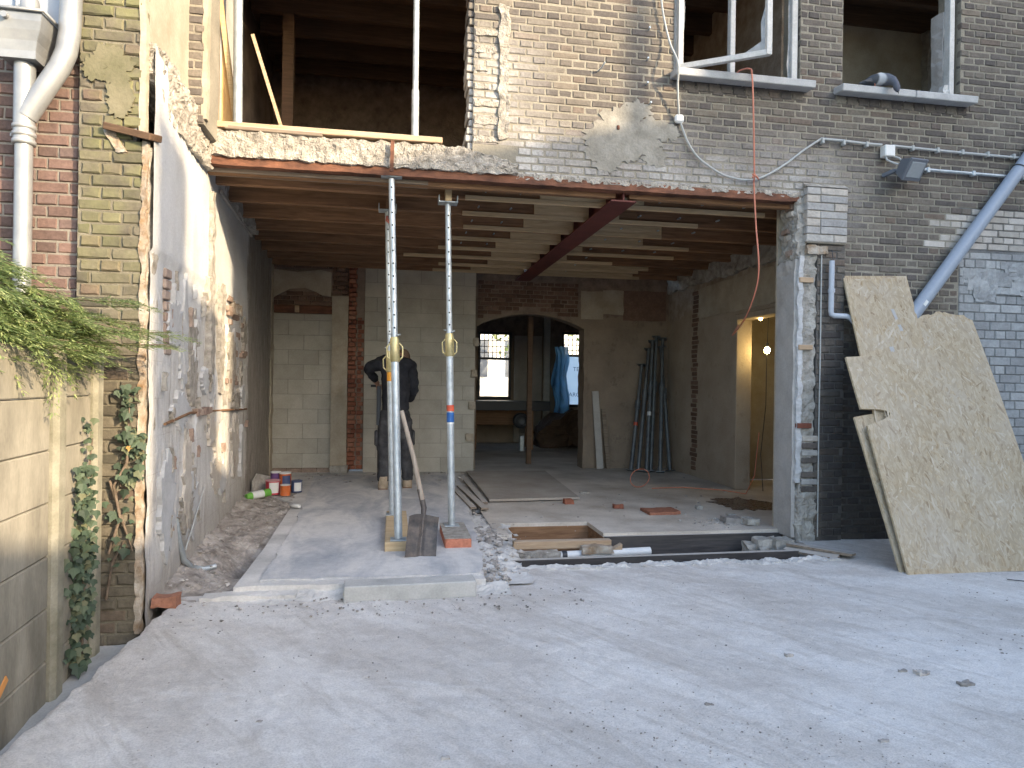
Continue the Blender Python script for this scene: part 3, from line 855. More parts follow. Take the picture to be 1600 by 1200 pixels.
o = MB(); o.rough(4.84, 4.9, .04, .1, 3.92, 4.06, .02, .012, 20, 3); o.build('putty_lump', m['frame_white'], W2)
o = MB(); o.rough(4.875, 4.89, .1, .24, 3.92, 4.75, .04, .01, 12, 3); o.build('plaster_reveal', m['plaster_grey'], W2)
hd = MB()   # soldier courses under both sills
for x0, x1 in ((2.24, 3.44), (3.74, 5.02)):
    x = x0
    while x < x1 - .05:
        o = MB(); V, F = brick_points(.098, .07, .05, random, .006); o.add([(a + x + .05, b - .006, c + 3.812) for a, b, c in V], F); o.build('header_brick', m['brick_brown'], house); x += .109

# right-hand jamb of the torn opening -----------------------------------------
pier_r = bond(3.445, 3.832, 2.56, 3.03, .067, .26, (), 0, .006, headers=False)
lay(house, pier_r, -.06, .12, m['brick_pier'], .005, limit=300, key='pier', jit=.003)
o = MB(); o.cbox(3.455, 3.825, -.05, .05, 2.55, 3.02, .004); o.build('pier_core', m['mortar'], house)
o = MB(); o.prism([(-.065, 3.03), (.0, 3.075), (.02, 3.075), (.02, 3.03)], lambda a, b, t: (t, a, b), 3.44, 3.838); o.build('pier_cap', m['rough_concrete'], house)
o = MB(); o.box(3.46, 3.574, .01, .27, -.5, 2.55); o.build('jamb_core', m['mortar_grey'], house)
o = MB(); o.box(3.574, 3.836, -.02, .27, -.5, 2.55); o.build('jamb_mortar', m['mortar_jamb'], house)
jr = bond(3.57, 3.838, -.02, 2.55, C0 * 1.02, .219, (), .02)
lay(house, jr, -.03, .06, m['brick_brown'], .006, limit=120, key='jamb', rest_name='jamb_courses')
o = MB(); o.rough(3.425, 3.565, -.015, .20, .42, 2.47, .016, .02, 16, 7, warp=lambda p: (p.x + .015 * nz(p.z, 0, 7), p.y, p.z)); o.build('torn_jamb_edge', m['rough_grey'], house)
o = MB(); o.rough(3.395, 3.44, -.03, .05, .5, 2.44, .016, .012, 14, 17, warp=lambda p: (p.x + .012 * nz(p.z, 0, 9), p.y, p.z)); o.build('skim_coat_edge', m['skim'], house)
o = MB(); o.rough(3.41, 3.59, -.03, .20, -.2, .42, .018, .026, 14, 9); o.build('torn_jamb_foot', m['rough_grey'], house)
for z in (2.235, 1.66, .99):
    o = MB(); o.cbox(3.40, 3.53, -.045, .05, z - .022, z + .022, .004); o.build('wood_plug', m['wood_plank'] if z > 1 else m['brick_inner'], house)
for k in range(8):   # bricks showing in the lower torn edge
    z = .42 + k * .062
    if k in (3,): continue
    o = MB(); o.cbox(3.45, 3.6, -.035, .06, z, z + .05, .008); o.build('brick', m['brick_pier'] if k % 2 else m['brick_brown'], house)
o = MB(); o.rough(3.375, 3.41, .0, .27, .03, 2.42, .04, .006, 6, 11, warp=lambda p: (p.x + (.02 if p.z > 2.3 else 0) * nz(p.y, p.z, 9), p.y, p.z + (.07 * nz(p.y, 0, 9, 2) if p.z > 2.3 else 0))); o.build('plaster_reveal', m['plaster_grey'], house)
o = MB(); o.rough(3.39, 3.47, -.01, .25, 2.42, 2.95, .018, .028, 15, 6); o.build('torn_masonry', m['rough_grey'], house)
for k in range(7):
    z = 2.46 + k * .066
    o = MB(); x0 = 3.375 + random.uniform(-.02, .03); y0 = random.uniform(-.02, .12); o.rough(x0, 3.46, y0, y0 + .1, z, z + .045, .02, .008, 18, k * 2.2); o.build('broken_brick', m['brick_pier'] if k % 3 else m['brick_dusty'], house)
o = MB(); o.rough(3.46, 3.66, -.05, .1, 2.46, 2.53, .025, .014, 14, 3); o.build('mortar_lump', m['plaster_ochre'], house)
o = MB(); o.tube([(3.605, -.035, 2.46), (3.602, -.04, 1.6), (3.598, -.04, .95), (3.60, -.04, .04)], .006, 6); o.build('edge_cable', m['cable_grey'], house)

# ceiling: joists, steel beam
JY = [.12, .42, .95, 1.5, 2.05, 2.6, 3.15, 3.7, 4.2]
JB = 2.865
lwx = lambda y: -1.42 - .05 * y
for k, y in enumerate(JY):
    o = MB(); o.cbox(lwx(y) + .02, 1.80, y - .03, y + .03, JB + random.uniform(-.006, .006), 3.07, .004); o.build('ceiling_joist', m['wood_old'], house)
    o = MB(); o.cbox(1.92, 4.14, y - .03, y + .03, JB + random.uniform(-.006, .006), 3.07, .004); o.build('ceiling_joist', m['wood_old'], house)
    if k == 0: continue
    a = (.58, .6, .62, .5, .45, .1, .55, .5)[(k - 1) % 8] + random.uniform(-.05, .05)
    o = MB(); o.cbox(a, 1.80, y - .062, y - .032, JB - .012, JB + .028, .003); o.build('pine_batten', m['wood_pine'], house)
    a2 = 1.18 + random.uniform(-.15, .15)
    o = MB(); o.cbox(a2, 1.80, y - .058, y - .033, JB + .03, 3.06, .003); o.build('pine_sister_joist', m['wood_pine'], house)
    b = (3.3, 2.9, 2.75, 3.3, 3.35, 2.75, 3.3, 3.5)[k - 1]
    o = MB(); o.cbox(1.92, b, y - .062, y - .032, JB - .012, JB + .028, .003); o.build('pine_batten', m['wood_pine'], house)
    b2 = (2.15, 2.1, 2.75, 2.75, 2.2, 2.15, 3.45, 3.4)[k - 1]
    o = MB(); o.cbox(1.92, b2, y - .058, y - .033, JB + .03, 3.06, .003); o.build('pine_sister_joist', m['wood_pine'], house)
    for xx in ((.75, 1.05, 2.3, 2.7, 3.1) if k < 6 else (2.4,)):
        o = MB(); o.tube([(xx, y - .03, JB + .07), (xx, y - .10, JB + .065)], .008, 6); o.build('bolt', m['galvanised'], house)
bmx = MB()
bmx.cbox(1.75, 1.97, .06, 4.62, 2.832, 2.846, .002); bmx.cbox(1.75, 1.97, .06, 4.62, 3.03, 3.044, .002); bmx.cbox(1.852, 1.868, .061, 4.619, 2.846, 3.03, .001)
bmx.build('steel_beam', m['steel_red'], house)
# upper-storey rooms: joists and ceiling, dark and bare
uc = MB(); uc.box(-1.7, XR, .27, 5.0, 5.62, 5.66); uc.build('attic_floor', m['wood_boards'], house)
for k in range(9):
    y = .6 + k * .5
    o = MB(); o.cbox(-1.6, XR - .1, y - .035, y + .035, 5.4, 5.62, .004); o.build('upper_joist', m['wood_boards'], house)
rf = MB(); rf.box(-1.75, XR + .1, -.1, 9.7, 6.0, 6.15); rf.build('roof', m['rough_grey'], house)
rf = MB(); rf.box(-1.72, XR, .0, .27, TOP, 6.0); rf.build('roof_edge', m['brick_brown'], house)

# ================================================================== inner walls
bwt = empty('upper_back_wall', (2, 4.5, 3.1), 'dim plastered wall at the back of the upper room', 'wall')
o = MB(); o.box(-1.7, 1.2, 4.45, 4.6, 3.11, 5.62); o.build('plaster', m['arch_wall'], bwt)
o = MB(); o.box(1.2, XR, 4.5, 4.6, 3.11, 5.62); o.build('bare_wall', m['wood_boards'], bwt)
o = MB(); o.bar((-.6, 4.4, 4.6), (1.6, 4.4, 4.55), .06, .06); o.build('rail', m['wood_weathered'], bwt)
o = MB(); o.bar((.1, 4.38, 4.6), (.1, 4.38, 4.2), .06, .05); o.build('batten', m['wood_old'], bwt)
uw = empty('upper_partition', (4.9, 2.3, 3.1), 'tan plastered partition seen through the bare upper window', 'wall')
o = MB(); o.box(3.58, 3.66, .6, 4.4, 3.11, 5.62); o.build('partition', m['right_wall'], uw)
o = MB(); o.box(4.75, 5.95, 1.6, 1.68, 3.11, 5.40); o.build('plaster', m['plaster_cream'], uw)
o = MB(); o.rough(5.93, 6.10, 1.5, 1.7, 3.11, 5.40, .05, .03, 7, 2); o.build('torn_edge', m['rough_grey'], uw)

# party wall: end pillar toward the yard, long plastered face toward the opening
party = empty('party_wall', (-1.55, -1.3, 0), 'thick party wall with a mossy brick end and a stripped plaster face', 'wall')
PX0, PX1, PY = -1.715, -1.372, -1.30
pr = bond(PX0, PX1, -.30, 6.0, .0665, .21, (), .07, .01)
def pill_ok(r):
    cx, cz_ = (r[0] + r[1]) / 2, (r[2] + r[3]) / 2
    if cx > -1.56 and 2.60 < cz_ < 2.72 and cx > -1.56 + (2.72 - cz_) * .9: return False
    return True
pr = [r for r in pr if pill_ok(r)]
lay(party, pr, PY, .06, m['brick_pillar'], .007, limit=200, key='pillar', jit=.006)
o = MB(); o.box(PX0 + .004, -1.465, PY + .010, .3, -.5, 6.0); o.build('mortar', m['mortar_pillar'], party)
o = MB(); o.box(-1.465, -1.392, PY + .010, PY + .09, -.5, 2.58); o.build('mortar', m['mortar_pillar'], party)
o = MB(); o.box(-1.465, -1.392, PY + .010, PY + .09, 2.74, 6.0); o.build('mortar', m['mortar_pillar'], party)
for k, (a, z, w_, h_) in enumerate(((-1.55, 3.03, .12, .1), (-1.5, 2.86, .07, .12), (-1.63, 3.0, .06, .07))):
    o = MB(); o.prism(blob(a, z, w_, h_, k * 4.2 + 1, .3), lambda a, b, t: (a, t, b), PY - .009 - .001 * k, PY + .02); o.build('render_patch', m['plaster_olive'], party)
o = MB()
def party_pt(u, v):
    y = PY + .02 + (4.40 - PY) * u; z = -.45 + 3.6 * v
    x = lwx(y) + .012
    d = .012 * nz(y, z, 3, 1) + .009 * nz(y * 2.2, z * .8, 5, 6) + .004 * nz(y, z, 17, 2)
    if z > 2.02 and y < 2.0: d = d * .35 + .014
    return (x + d, y, z)
o.grid(party_pt, 190, 130, True)
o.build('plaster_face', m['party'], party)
o = MB(); o.grid(lambda u, v: (-1.385 - .02 * u + .006 * nz(u * 2, v * 5, 3), PY + .02 + .90 * u, 3.12 + 2.88 * v), 20, 40); o.build('upper_plaster', m['plaster_cream'], party)
o = MB(); o.box(-1.95, -1.68, .31, 5.0, -.5, 6.0); o.build('wall_core', m['mortar_dark'], party)
o = MB(); o.rough(-1.388, -1.36, PY - .006, PY + .05, -.1, 2.62, .025, .014, 14, 3); o.build('torn_plaster_edge', m['plaster_ochre'], party)
o = MB(); o.rough(-1.405, -1.372, PY - .004, PY + .05, 2.66, 6.0, .04, .008, 9, 5); o.build('torn_plaster_edge', m['plaster_cream'], party)
o = MB(); o.rough(-1.395, -1.355, PY + .03, PY + .17, .9, 2.60, .03, .016, 9, 8); o.build('torn_render', m['rough_concrete'], party)
# the scar of the torn-off floor: rough concrete stepping down along the side face
def scar(p):
    t = (p.y - PY) / 1.35
    zlo = 2.86 - .0 * t; zhi = 3.28 - .16 * t
    if t < .25: zhi -= .1 * (1 - t / .25); zlo += .16 * (1 - t / .25)
    return (p.x, p.y, zlo + (zhi - zlo) * (p.z - 2.86) / .4)
o = MB(); o.rough(-1.46, -1.345, PY + .04, .02, 2.86, 3.26, .016, .02, 17, 12, warp=scar); o.build('concrete_scar', m['rough_concrete'], party)
o = MB(); o.bar((-1.565, PY + .03, 2.70), (-1.32, PY + .02, 2.65), .16, .04, up=(0, -.25, 1), c=.005); o.build('slate_stub', m['wood_boards'], party)
o = MB(); o.box(-1.56, -1.42, PY + .07, PY + .1, 2.57, 2.75); o.build('dark_hole', m['hole_black'], party)
o = MB(); o.rough(-1.57, -1.42, PY + .02, PY + .09, 2.56, 2.74, .025, .015, 12, 1); o.build('hole_lining', m['rough_grey'], party)
o = MB(); o.rough(-1.585, -1.53, PY - .012, PY + .05, 2.55, 2.68, .016, .014, 18, 8, warp=lambda p: (p.x + (2.68 - p.z) * .5, p.y, p.z)); o.build('mortar_bed', m['plaster_ochre'], party)
for k in range(8):   # bricks showing through the plaster
    o = MB(); z = 1.92 - k * .066; o.cbox(lwx(-.97) - .01, lwx(-.97) + .024, -1.0 + random.uniform(0, .03), -.88 + random.uniform(-.03, .015), z, z + .056, .006); o.build('brick', m['brick_dusty'], party)
for k in range(22):
    o = MB(); y, z = .95 + random.uniform(0, 1.0), 2.02 - random.uniform(0, .8); o.cbox(lwx(y), lwx(y) + .034, y, y + random.uniform(.06, .2), z, z + .05, .006); o.build('brick', m['brick_dusty'], party)
rp = random.Random(21)
for k in range(26):
    y, z = rp.uniform(-1.0, 2.2), rp.uniform(.35, 1.95); w_, h_ = rp.uniform(.05, .2), rp.uniform(.07, .28); x = lwx(y) + .012
    o = MB(); o.prism(blob(y, z, w_, h_, k * 2.7, .45, 44), lambda a, b, t: (lwx(a) + .012 + t, a, b), .012 + .0007 * k, -.02); o.build('plaster_remnant', m[('skim', 'rough_concrete', 'plaster_remnant', 'skim')[k % 4]], party)
for k in range(46):
    y, z = rp.uniform(-1.1, 2.2), rp.uniform(.2, 1.95); l_ = rp.uniform(.03, .16)
    o = MB(); o.rough(lwx(y) + .012, lwx(y) + .03 + rp.uniform(0, .015), y, y + rp.uniform(.012, .03), z, z + l_, .02, .01, 24, k * 1.9); o.build('mortar_smear', m[('rough_concrete', 'rough_grey', 'skim', 'brick_dusty', 'rough_concrete')[k % 5]], party)
o = MB(); o.rough(lwx(.25), lwx(.25) + .06, .17, .27, 1.35, 2.75, .035, .014, 9, 6); o.build('plaster_ridge', m['rough_concrete'], party)
o = MB(); o.rough(lwx(.4), lwx(.4) + .045, .55, .70, 1.2, 2.1, .04, .02, 8, 9); o.build('plaster_ridge', m['rough_concrete'], party)
o = MB(); o.rough(lwx(1.3) - .02, lwx(1.3) + .05, 1.2, 1.55, 1.92, 2.02, .03, .025, 10, 9); o.build('mortar_lump', m['plaster_ochre'], party)
o = MB(); o.rough(lwx(2) - .06, lwx(2) + .09, .45, 2.25, 2.84, 2.98, .05, .03, 7, 15); o.build('broken_cornice', m['rough_grey'], party)
o = MB(); o.bar((lwx(.5) + .05, .5, 2.83), (lwx(2.2) + .04, 2.2, 2.83), .02, .03); o.build('picture_rail', m['plaster_grey'], party)
cv = MB(); cv.tube([(lwx(-1.0) + .03, -1.0, 1.04), (lwx(-.4) + .035, -.4, 1.08), (lwx(.5) + .03, .5, 1.06), (lwx(2.1) + .03, 2.1, 1.01)], .009, 7); cv.build('old_pipe_chase', m['wood_old'], party)
for k in range(5):
    y = -.2 + .1 * k; o = MB(); o.rough(lwx(y) + .01, lwx(y) + .045, y, y + .07, 1.05, 1.10, .02, .01, 14, k); o.build('brick_scrap', m['brick_dusty'], party)

# neighbour's red brick wall
nb = empty('neighbour_wall', (-2.2, -1.25, -.3), 'red brick wall of the neighbouring house behind the downpipe', 'wall')
nr = bond(-2.9, -1.73, -.3, 6.0, .0655, .218, (), .03, .011)
lay(nb, nr, -1.24, .06, m['brick_red'], .005, limit=300, key='red')
o = MB(); o.box(-2.95, -1.722, -1.232, -.9, -.5, 6.0); o.build('mortar', m['mortar_red'], nb)
o = MB(); o.cbox(-2.5, -1.81, -1.262, -1.20, 3.19, 3.9, .004); o.build('window_board', m['pvc_grey'], nb)
o = MB(); o.cbox(-1.80, -1.745, -1.30, -1.20, 3.10, 6.0, .006); o.build('corner_trim', m['frame_white'], nb)
o = MB(); o.cbox(-2.03, -1.93, -1.3, -1.20, 3.17, 3.9, .004); o.build('window_mullion', m['frame_white'], nb)

# back of the ground-floor room: block infills, pier, brick patches
BY = 4.30
def blocks(th, x0, x1, z0, z1, y, L=.40, hh=.202, ph=0.0):
    r = 0; z = z0
    while z < z1 - .03:
        x = x0 - ((r % 2) * L / 2 + ph) % L
        while x < x1:
            a, b = max(x, x0), min(x + L, x1)
            if b - a > .03:
                o = MB(); o.cbox(a + .002, b - .002, y + random.uniform(-.0025, .0025), y + .1, z + .002, min(z + hh, z1) - .002, .002)
                o.build('block', m['ash_block'], th)
            x += L
        z += hh; r += 1
    o = MB(); o.box(x0 + .003, x1 - .003, y + .006, y + .098, z0 + .003, z1 - .003); o.build('joint_bed', m['block_joint'], th)
bn = empty('block_wall', (-1.22, BY, .06), 'grey aerated block infill below the short red steel lintel', 'wall')
blocks(bn, -1.61, -.835, .12, 2.23, BY + .05, .40)
for k in range(4):
    o = MB(); o.cbox(-1.6 + k * .195, -1.41 + k * .195, BY + .03, BY + .14, .05, .118, .004); o.build('base_brick', m['brick_dusty'], bn)
bl = empty('block_wall', (.4, BY, .06), 'large grey aerated block wall behind the worker', 'wall')
blocks(bl, -.40, 1.14, .06, 2.9, BY, .60, .202, .13)
pb = empty('chimney_pier', (-.6, BY, .06), 'narrow half stripped pier of plaster and red brick between the block walls', 'pier')
o = MB(); o.rough(-.835, -.62, BY - .04, BY + .2, .16, 2.47, .05, .008, 7, 2); o.build('plaster', m['plaster_cream'], pb)
o = MB(); o.rough(-.84, -.60, BY - .06, BY + .2, .0, .16, .04, .015, 9, 4); o.build('plinth', m['rough_grey'], pb)
pr2 = bond(-.62, -.50, .1, 2.92, .0625, .22, (), .05)
lay(pb, pr2, BY - .02, .12, m['brick_inner'], .006, limit=120, key='pierin', jit=.008)
pr3 = bond(-.50, -.405, .1, 2.2, .0625, .22, (), .12)
lay(pb, pr3, BY + .03, .12, m['brick_inner'], .006, limit=120, key='pierin2', jit=.008)
pr4 = bond(-.84, -.62, 2.5, 2.9, .0625, .22, (), .12)
lay(pb, pr4, BY - .01, .12, m['brick_dim'], .006, limit=120, key='pierin3', jit=.006)
o = MB(); o.box(-.625, -.402, BY + .05, BY + .2, .1, 2.92); o.build('mortar', m['mortar_dark'], pb)
o = MB(); o.box(-.84, -.625, BY + .03, BY + .2, 2.4, 2.92); o.build('mortar_bed', m['mortar_dark'], pb)
ub = empty('plaster_panel', (-1.2, BY, 2.2), 'cream plaster panel over a bare brick arch above the short lintel', 'wall')
o = MB(); o.box(-1.66, -.84, BY + .04, BY + .2, 2.23, 2.93); o.build('mortar', m['mortar_dark'], ub)
ubr = [r for r in bond(-1.62, -.84, 2.345, 2.93, .0625, .22, (), .06) if (r[2] > 2.80 or r[3] < 2.50 + .08 * math.sin((r[0] + 1.62) * 4))]
lay(ub, ubr, BY + .02, .06, m['brick_dim'], .005, limit=120, key='panelbrick')
poly = [(-1.62, 2.43), (-1.5, 2.5), (-1.4, 2.56), (-1.2, 2.58), (-1.06, 2.53), (-.97, 2.48), (-.85, 2.47), (-.85, 2.8), (-1.0, 2.83), (-1.3, 2.79), (-1.62, 2.82)]
o = MB(); o.prism(poly, lambda a, b, t: (a, t, b), BY + .005, BY + .04); o.build('plaster', m['plaster_cream'], ub)
o = MB(); o.cbox(-1.60, -.84, BY + .0, BY + .08, 2.235, 2.34, .004); o.build('steel_lintel', m['rust'], ub)
o = MB(); o.cbox(-1.33, -1.27, BY - .006, BY + .0, 2.24, 2.335, .002); o.build('wood_wedge', m['wood_plank'], ub)
lst = empty('corner_strip', (-1.62, BY, .06), 'dark stripped brick corner between party wall and block infill', 'wall')
o = MB(); o.rough(-1.70, -1.605, BY - .12, BY + .2, .0, 2.93, .06, .02, 6, 2); o.build('plaster', m['plaster_cream'], lst)
cst = bond(-1.75, -1.62, .06, 2.9, .0625, .2, (), 0)

aw = empty('arch_wall', (2.6, 4.6, .06), 'dark half stripped inner wall with a wide shallow arch', 'wall')
AY = 4.6
def arch(x): return 2.14 + .21 * (1 - ((x - 2.0) / .84) ** 2)
pts = [(1.14, .06), (1.19, .06), (1.19, 2.14)] + [(1.19 + .082 * k, arch(1.19 + .082 * k)) for k in range(1, 20)] + [(2.82, 2.14), (2.83, .06), (4.16, .06), (4.16, 2.95), (1.14, 2.95)]
o = MB(); o.prism(pts, lambda a, b, t: (a, t, b), AY, AY + .25); o.build('plaster', m['arch_wall'], aw)
ar = [r for r in bond(1.2, 2.72, 2.2, 2.84, .0625, .21, (), .04) if r[2] > arch((r[0] + r[1]) / 2) + .05 and not (r[0] > 2.5 and r[2] < 2.3)]
lay(aw, ar, AY - .012, .03, m['brick_dim'], .005, limit=200, key='archb', jit=.006)
o = MB(); o.box(1.15, 2.74, AY - .006, AY + .001, 2.38, 2.86); o.build('mortar', m['mortar_dark'], aw)
for k, (a, b, z0, z1) in enumerate(((2.76, 3.1, 2.3, 2.72), (3.1, 3.42, 2.38, 2.74))):
    o = MB(); o.rough(a, b, AY - .02, AY + .01, z0, z1, .05, .01, 7, k * 3); o.build('plaster_patch', m['plaster_cream'], aw)
o = MB(); o.rough(3.42, 4.1, AY - .015, AY + .01, 2.3, 2.75, .06, .008, 7, 9); o.build('brick_patch', m['brick_dim'], aw)
for s, xx in ((0, 1.15), (1, 2.83)):
    o = MB(); o.rough(xx - .02, xx + .04, AY - .03, AY + .27, .06, 2.16, .06, .014, 7, s * 5); o.build('torn_edge', m['arch_wall'], aw)
for k in range(4):
    o = MB(); z = .5 + k * .45; o.rough(1.02 + .03 * k, 1.12 + .02 * k, 4.24, 4.29, z, z + .1, .03, .015, 9, k); o.build('paper_scrap', m['plaster_cream'], aw)

rw = empty('right_inner_wall', (4.2, 2.5, .06), 'stripped right wall of the room with a lit doorway', 'wall')
RX = 4.15
o = MB(); o.box(RX, RX + .15, 2.47, 4.6, .06, 2.95); o.build('plaster', m['right_wall'], rw)
o = MB(); o.box(RX, RX + .15, .27, 1.5, .06, 2.95); o.build('plaster', m['right_wall'], rw)
o = MB(); o.box(RX, RX + .15, 1.5, 2.47, 2.2, 2.95); o.build('plaster', m['right_wall'], rw)
for k in range(40):
    o = MB(); z = .15 + k * .0625
    if z > 2.7: break
    o.cbox(RX - .014, RX + .03, 3.55 + random.uniform(-.03, .03), 3.72 + random.uniform(-.04, .03), z, z + .05, .006); o.build('brick', m['brick_dim'], rw)
o = MB(); o.rough(RX - .05, RX + .02, .3, 4.55, 2.72, 2.95, .06, .04, 6, 4); o.build('broken_cornice', m['rough_grey'], rw)
o = MB(); o.rough(RX - .02, RX + .01, .5, 3.5, 2.25, 2.66, .07, .012, 5, 6); o.build('torn_plaster', m['plaster_cream'], rw)
o = MB(); o.cbox(RX - .03, RX + .17, 2.40, 2.47, .06, 2.2, .006); o.cbox(RX - .03, RX + .17, 1.5, 2.40, 2.13, 2.2, .006); DF = o.build('door_frame', m['right_wall'], rw)
o = MB(); o.box(3.38, RX + .15, .27, .3, .06, 2.95); o.build('front_return', m['plaster_cream'], rw)
# small lit hall behind the doorway
hall = empty('hall_wall', (4.9, 2.2, .06), 'yellow lit hall wall seen through the doorway', 'wall')
o = MB(); o.box(4.3, 5.6, 3.25, 3.33, .06, 2.95); o.build('plaster', m['plaster_cream'], hall)
o = MB(); o.box(5.6, 5.68, .3, 3.33, .06, 2.95); o.build('plaster', m['plaster_cream'], hall)
o = MB(); o.box(4.3, 5.6, .3, 3.25, 2.9, 2.95); o.build('hall_ceiling', m['plaster_cream'], hall)
o = MB(); o.box(4.3, 5.6, .3, 3.25, .0, .055); o.build('hall_floor', m['dusty_floor'], hall)

# back room and its street windows
br = empty('back_room_wall', (2.5, 9.2, .05), 'dark street wall of the back room with two bright windows', 'wall')
FY = 9.2
o = MB()
for (a, b, c, d) in ((-.3, 1.78, .05, 3.0), (1.78, 2.5, .05, .98), (1.78, 2.5, 2.42, 3.0), (2.5, 3.62, .05, 3.0), (3.62, 4.4, .05, .82), (3.62, 4.4, 2.46, 3.0), (4.4, 5.2, .05, 3.0)):
    o.box(a, b, FY, FY + .25, c, d)
o.build('plaster', m['arch_wall'], br)
o = MB(); o.box(-.3, -.2, 4.85, 9.2, .05, 3.0); o.box(5.1, 5.2, 4.85, 9.2, .05, 3.0); o.build('side_walls', m['arch_wall'], br)
o = MB(); o.box(-.3, 5.2, 4.85, 9.45, 3.0, 3.05); o.build('back_ceiling', m['wood_boards'], br)
for (a, b, c, d, zs) in ((1.78, 2.5, .98, 2.42, 1.85), (3.62, 4.4, .82, 2.46, 1.95)):
    f = MB()
    f.cbox(a, a + .05, FY + .02, FY + .1, c, d, .004); f.cbox(b - .05, b, FY + .02, FY + .1, c, d, .004); f.cbox(a + .05, b - .05, FY + .02, FY + .1, d - .05, d, .004); f.cbox(a + .05, b - .05, FY + .02, FY + .1, c, c + .06, .004)
    f.cbox(a + .05, b - .05, FY + .02, FY + .1, zs - .025, zs + .025, .004)
    wf = f.build('window', m['black_plastic'], br)
    for k in range(1, 7):
        q = MB(); x = a + .05 + (b - a - .1) * k / 7; q.box(x - .008, x + .008, FY + .05, FY + .062, zs, d - .05); q.build('leaded_bar', m['black_plastic'], wf)
    for k in range(1, 4):
        q = MB(); z = zs + (d - .05 - zs) * k / 4; q.box(a + .05, b - .05, FY + .046, FY + .064, z - .008, z + .008); q.build('leaded_bar', m['black_plastic'], wf)
o = MB(); o.cbox(2.56, 3.16, FY - .06, FY - .005, .06, 2.35, .006); BD = o.build('door', m['plaster_grey'], br)
o = MB(); o.cbox(2.66, 3.06, FY - .075, FY - .055, .25, 2.2, .006); o.build('door_panel', m['plaster_grey'], BD)
o = MB(); o.cbox(3.2, 3.34, FY - .07, FY - .005, .06, 2.8, .006); o.build('door_post', m['frame_white'], br)
o = MB(); o.bar((2.13, 5.3, .05), (2.13, 5.3, 3.0), .075, .075); tag(o.build('room_post', m['wood_boards']), 'dark brown post standing in the middle of the arch', 'post')
wbx = empty('workbench', (2.3, 8.0, .05), 'dark workbench below the left street window', 'workbench')
o = MB(); o.cbox(1.45, 3.0, 7.6, 8.2, .80, .98, .006); o.build('table_top', m['black_plastic'], wbx)
for (x, y) in ((1.55, 7.66), (2.65, 7.66), (1.55, 8.14), (2.65, 8.14)):
    o = MB(); o.bar((x, y, .05), (x, y, .84), .06, .06); o.build('leg', m['wood_old'], wbx)
o = MB(); o.cbox(1.5, 2.7, 8.0, 8.1, .5, .84, .006); o.build('apron', m['wood_old'], wbx)
o = MB(); o.lathe([(.0, 0), (.13, .0), (.15, .02), (.15, .08), (.11, .1), (.1, .1), (.1, .0)], (2.4, 7.52, .62), 20, Matrix.Rotation(R(90), 4, 'X')); tag(o.build('cable_drum', m['black_plastic']), 'black cable drum hanging in front of the workbench', 'cable drum')
o = MB(); o.cbox(2.36, 2.44, 7.3, 7.4, .05, .35, .01); tag(o.build('paint_bucket', m['galvanised']), 'small pale metal stand on the back room floor', 'stand')
o = MB(); o.rough(2.9, 4.3, 7.9, 8.7, .05, .75, .12, .12, 3, 2, warp=lambda p: (p.x, p.y, .05 + (p.z - .05) * (.55 + .45 * math.sin((p.x - 2.9) * 2.4)))); tag(o.build('rubble_heap', m['wood_boards']), 'dark heap of demolition waste beside the workbench', 'heap')
tp = MB(); tp.grid(lambda u, v: (3.36 + .36 * u * (1 - .4 * abs(v - .45)) + .05 * math.sin(v * 9), 8.9 + .09 * nz(u * 3, v * 4, 1.4, 3) + .03 * nz(u * 9, v * 9, 1.3, 5), .62 + 1.5 * v + .06 * nz(u * 5, 0, 1, 8)), 24, 24)
sheetm = Nodes('blue_film'); sheetm.b.inputs['Alpha'].default_value = .93
m['blue_film'] = bf = sheetm.done(sheetm.ramp(sheetm.noise(sheetm.obj(), 4, 4), [(.3, (.07, .22, .45)), (.7, (.15, .36, .6))]), .3, 0, .5)
t_ = sheetm.n('ShaderNodeBsdfTranslucent'); t_.inputs[0].default_value = (.3, .62, .9, 1); mx_ = sheetm.n('ShaderNodeMixShader'); mx_.inputs[0].default_value = .6; sheetm.l(sheetm.b.outputs[0], mx_.inputs[1]); sheetm.l(t_.outputs[0], mx_.inputs[2]); sheetm.l(mx_.outputs[0], sheetm.nt.nodes['Material Output'].inputs[0])
tag(tp.build('plastic_sheet', m['blue_film']), 'crumpled translucent blue plastic sheet hanging by the right street window', 'plastic sheet')
ws = empty('wrap_sheet', (4.0, FY + .3, .8), 'pale building wrap with blue print stretched outside the right window', 'wrap')
Nw = Nodes('building_wrap'); m['wrap'] = Nw.done((.55, .7, .85), .6); t_ = Nw.n('ShaderNodeBsdfTranslucent'); t_.inputs[0].default_value = (.6, .78, .95, 1); mx_ = Nw.n('ShaderNodeMixShader'); mx_.inputs[0].default_value = .6; Nw.l(Nw.b.outputs[0], mx_.inputs[1]); Nw.l(t_.outputs[0], mx_.inputs[2]); Nw.l(mx_.outputs[0], Nw.nt.nodes['Material Output'].inputs[0])
o = MB(); o.grid(lambda u, v: (3.5 + 1.2 * u, FY + .32 + .012 * math.sin(u * 20), .7 + 1.28 * v), 20, 4); o.build('sheet', m['wrap'], ws)
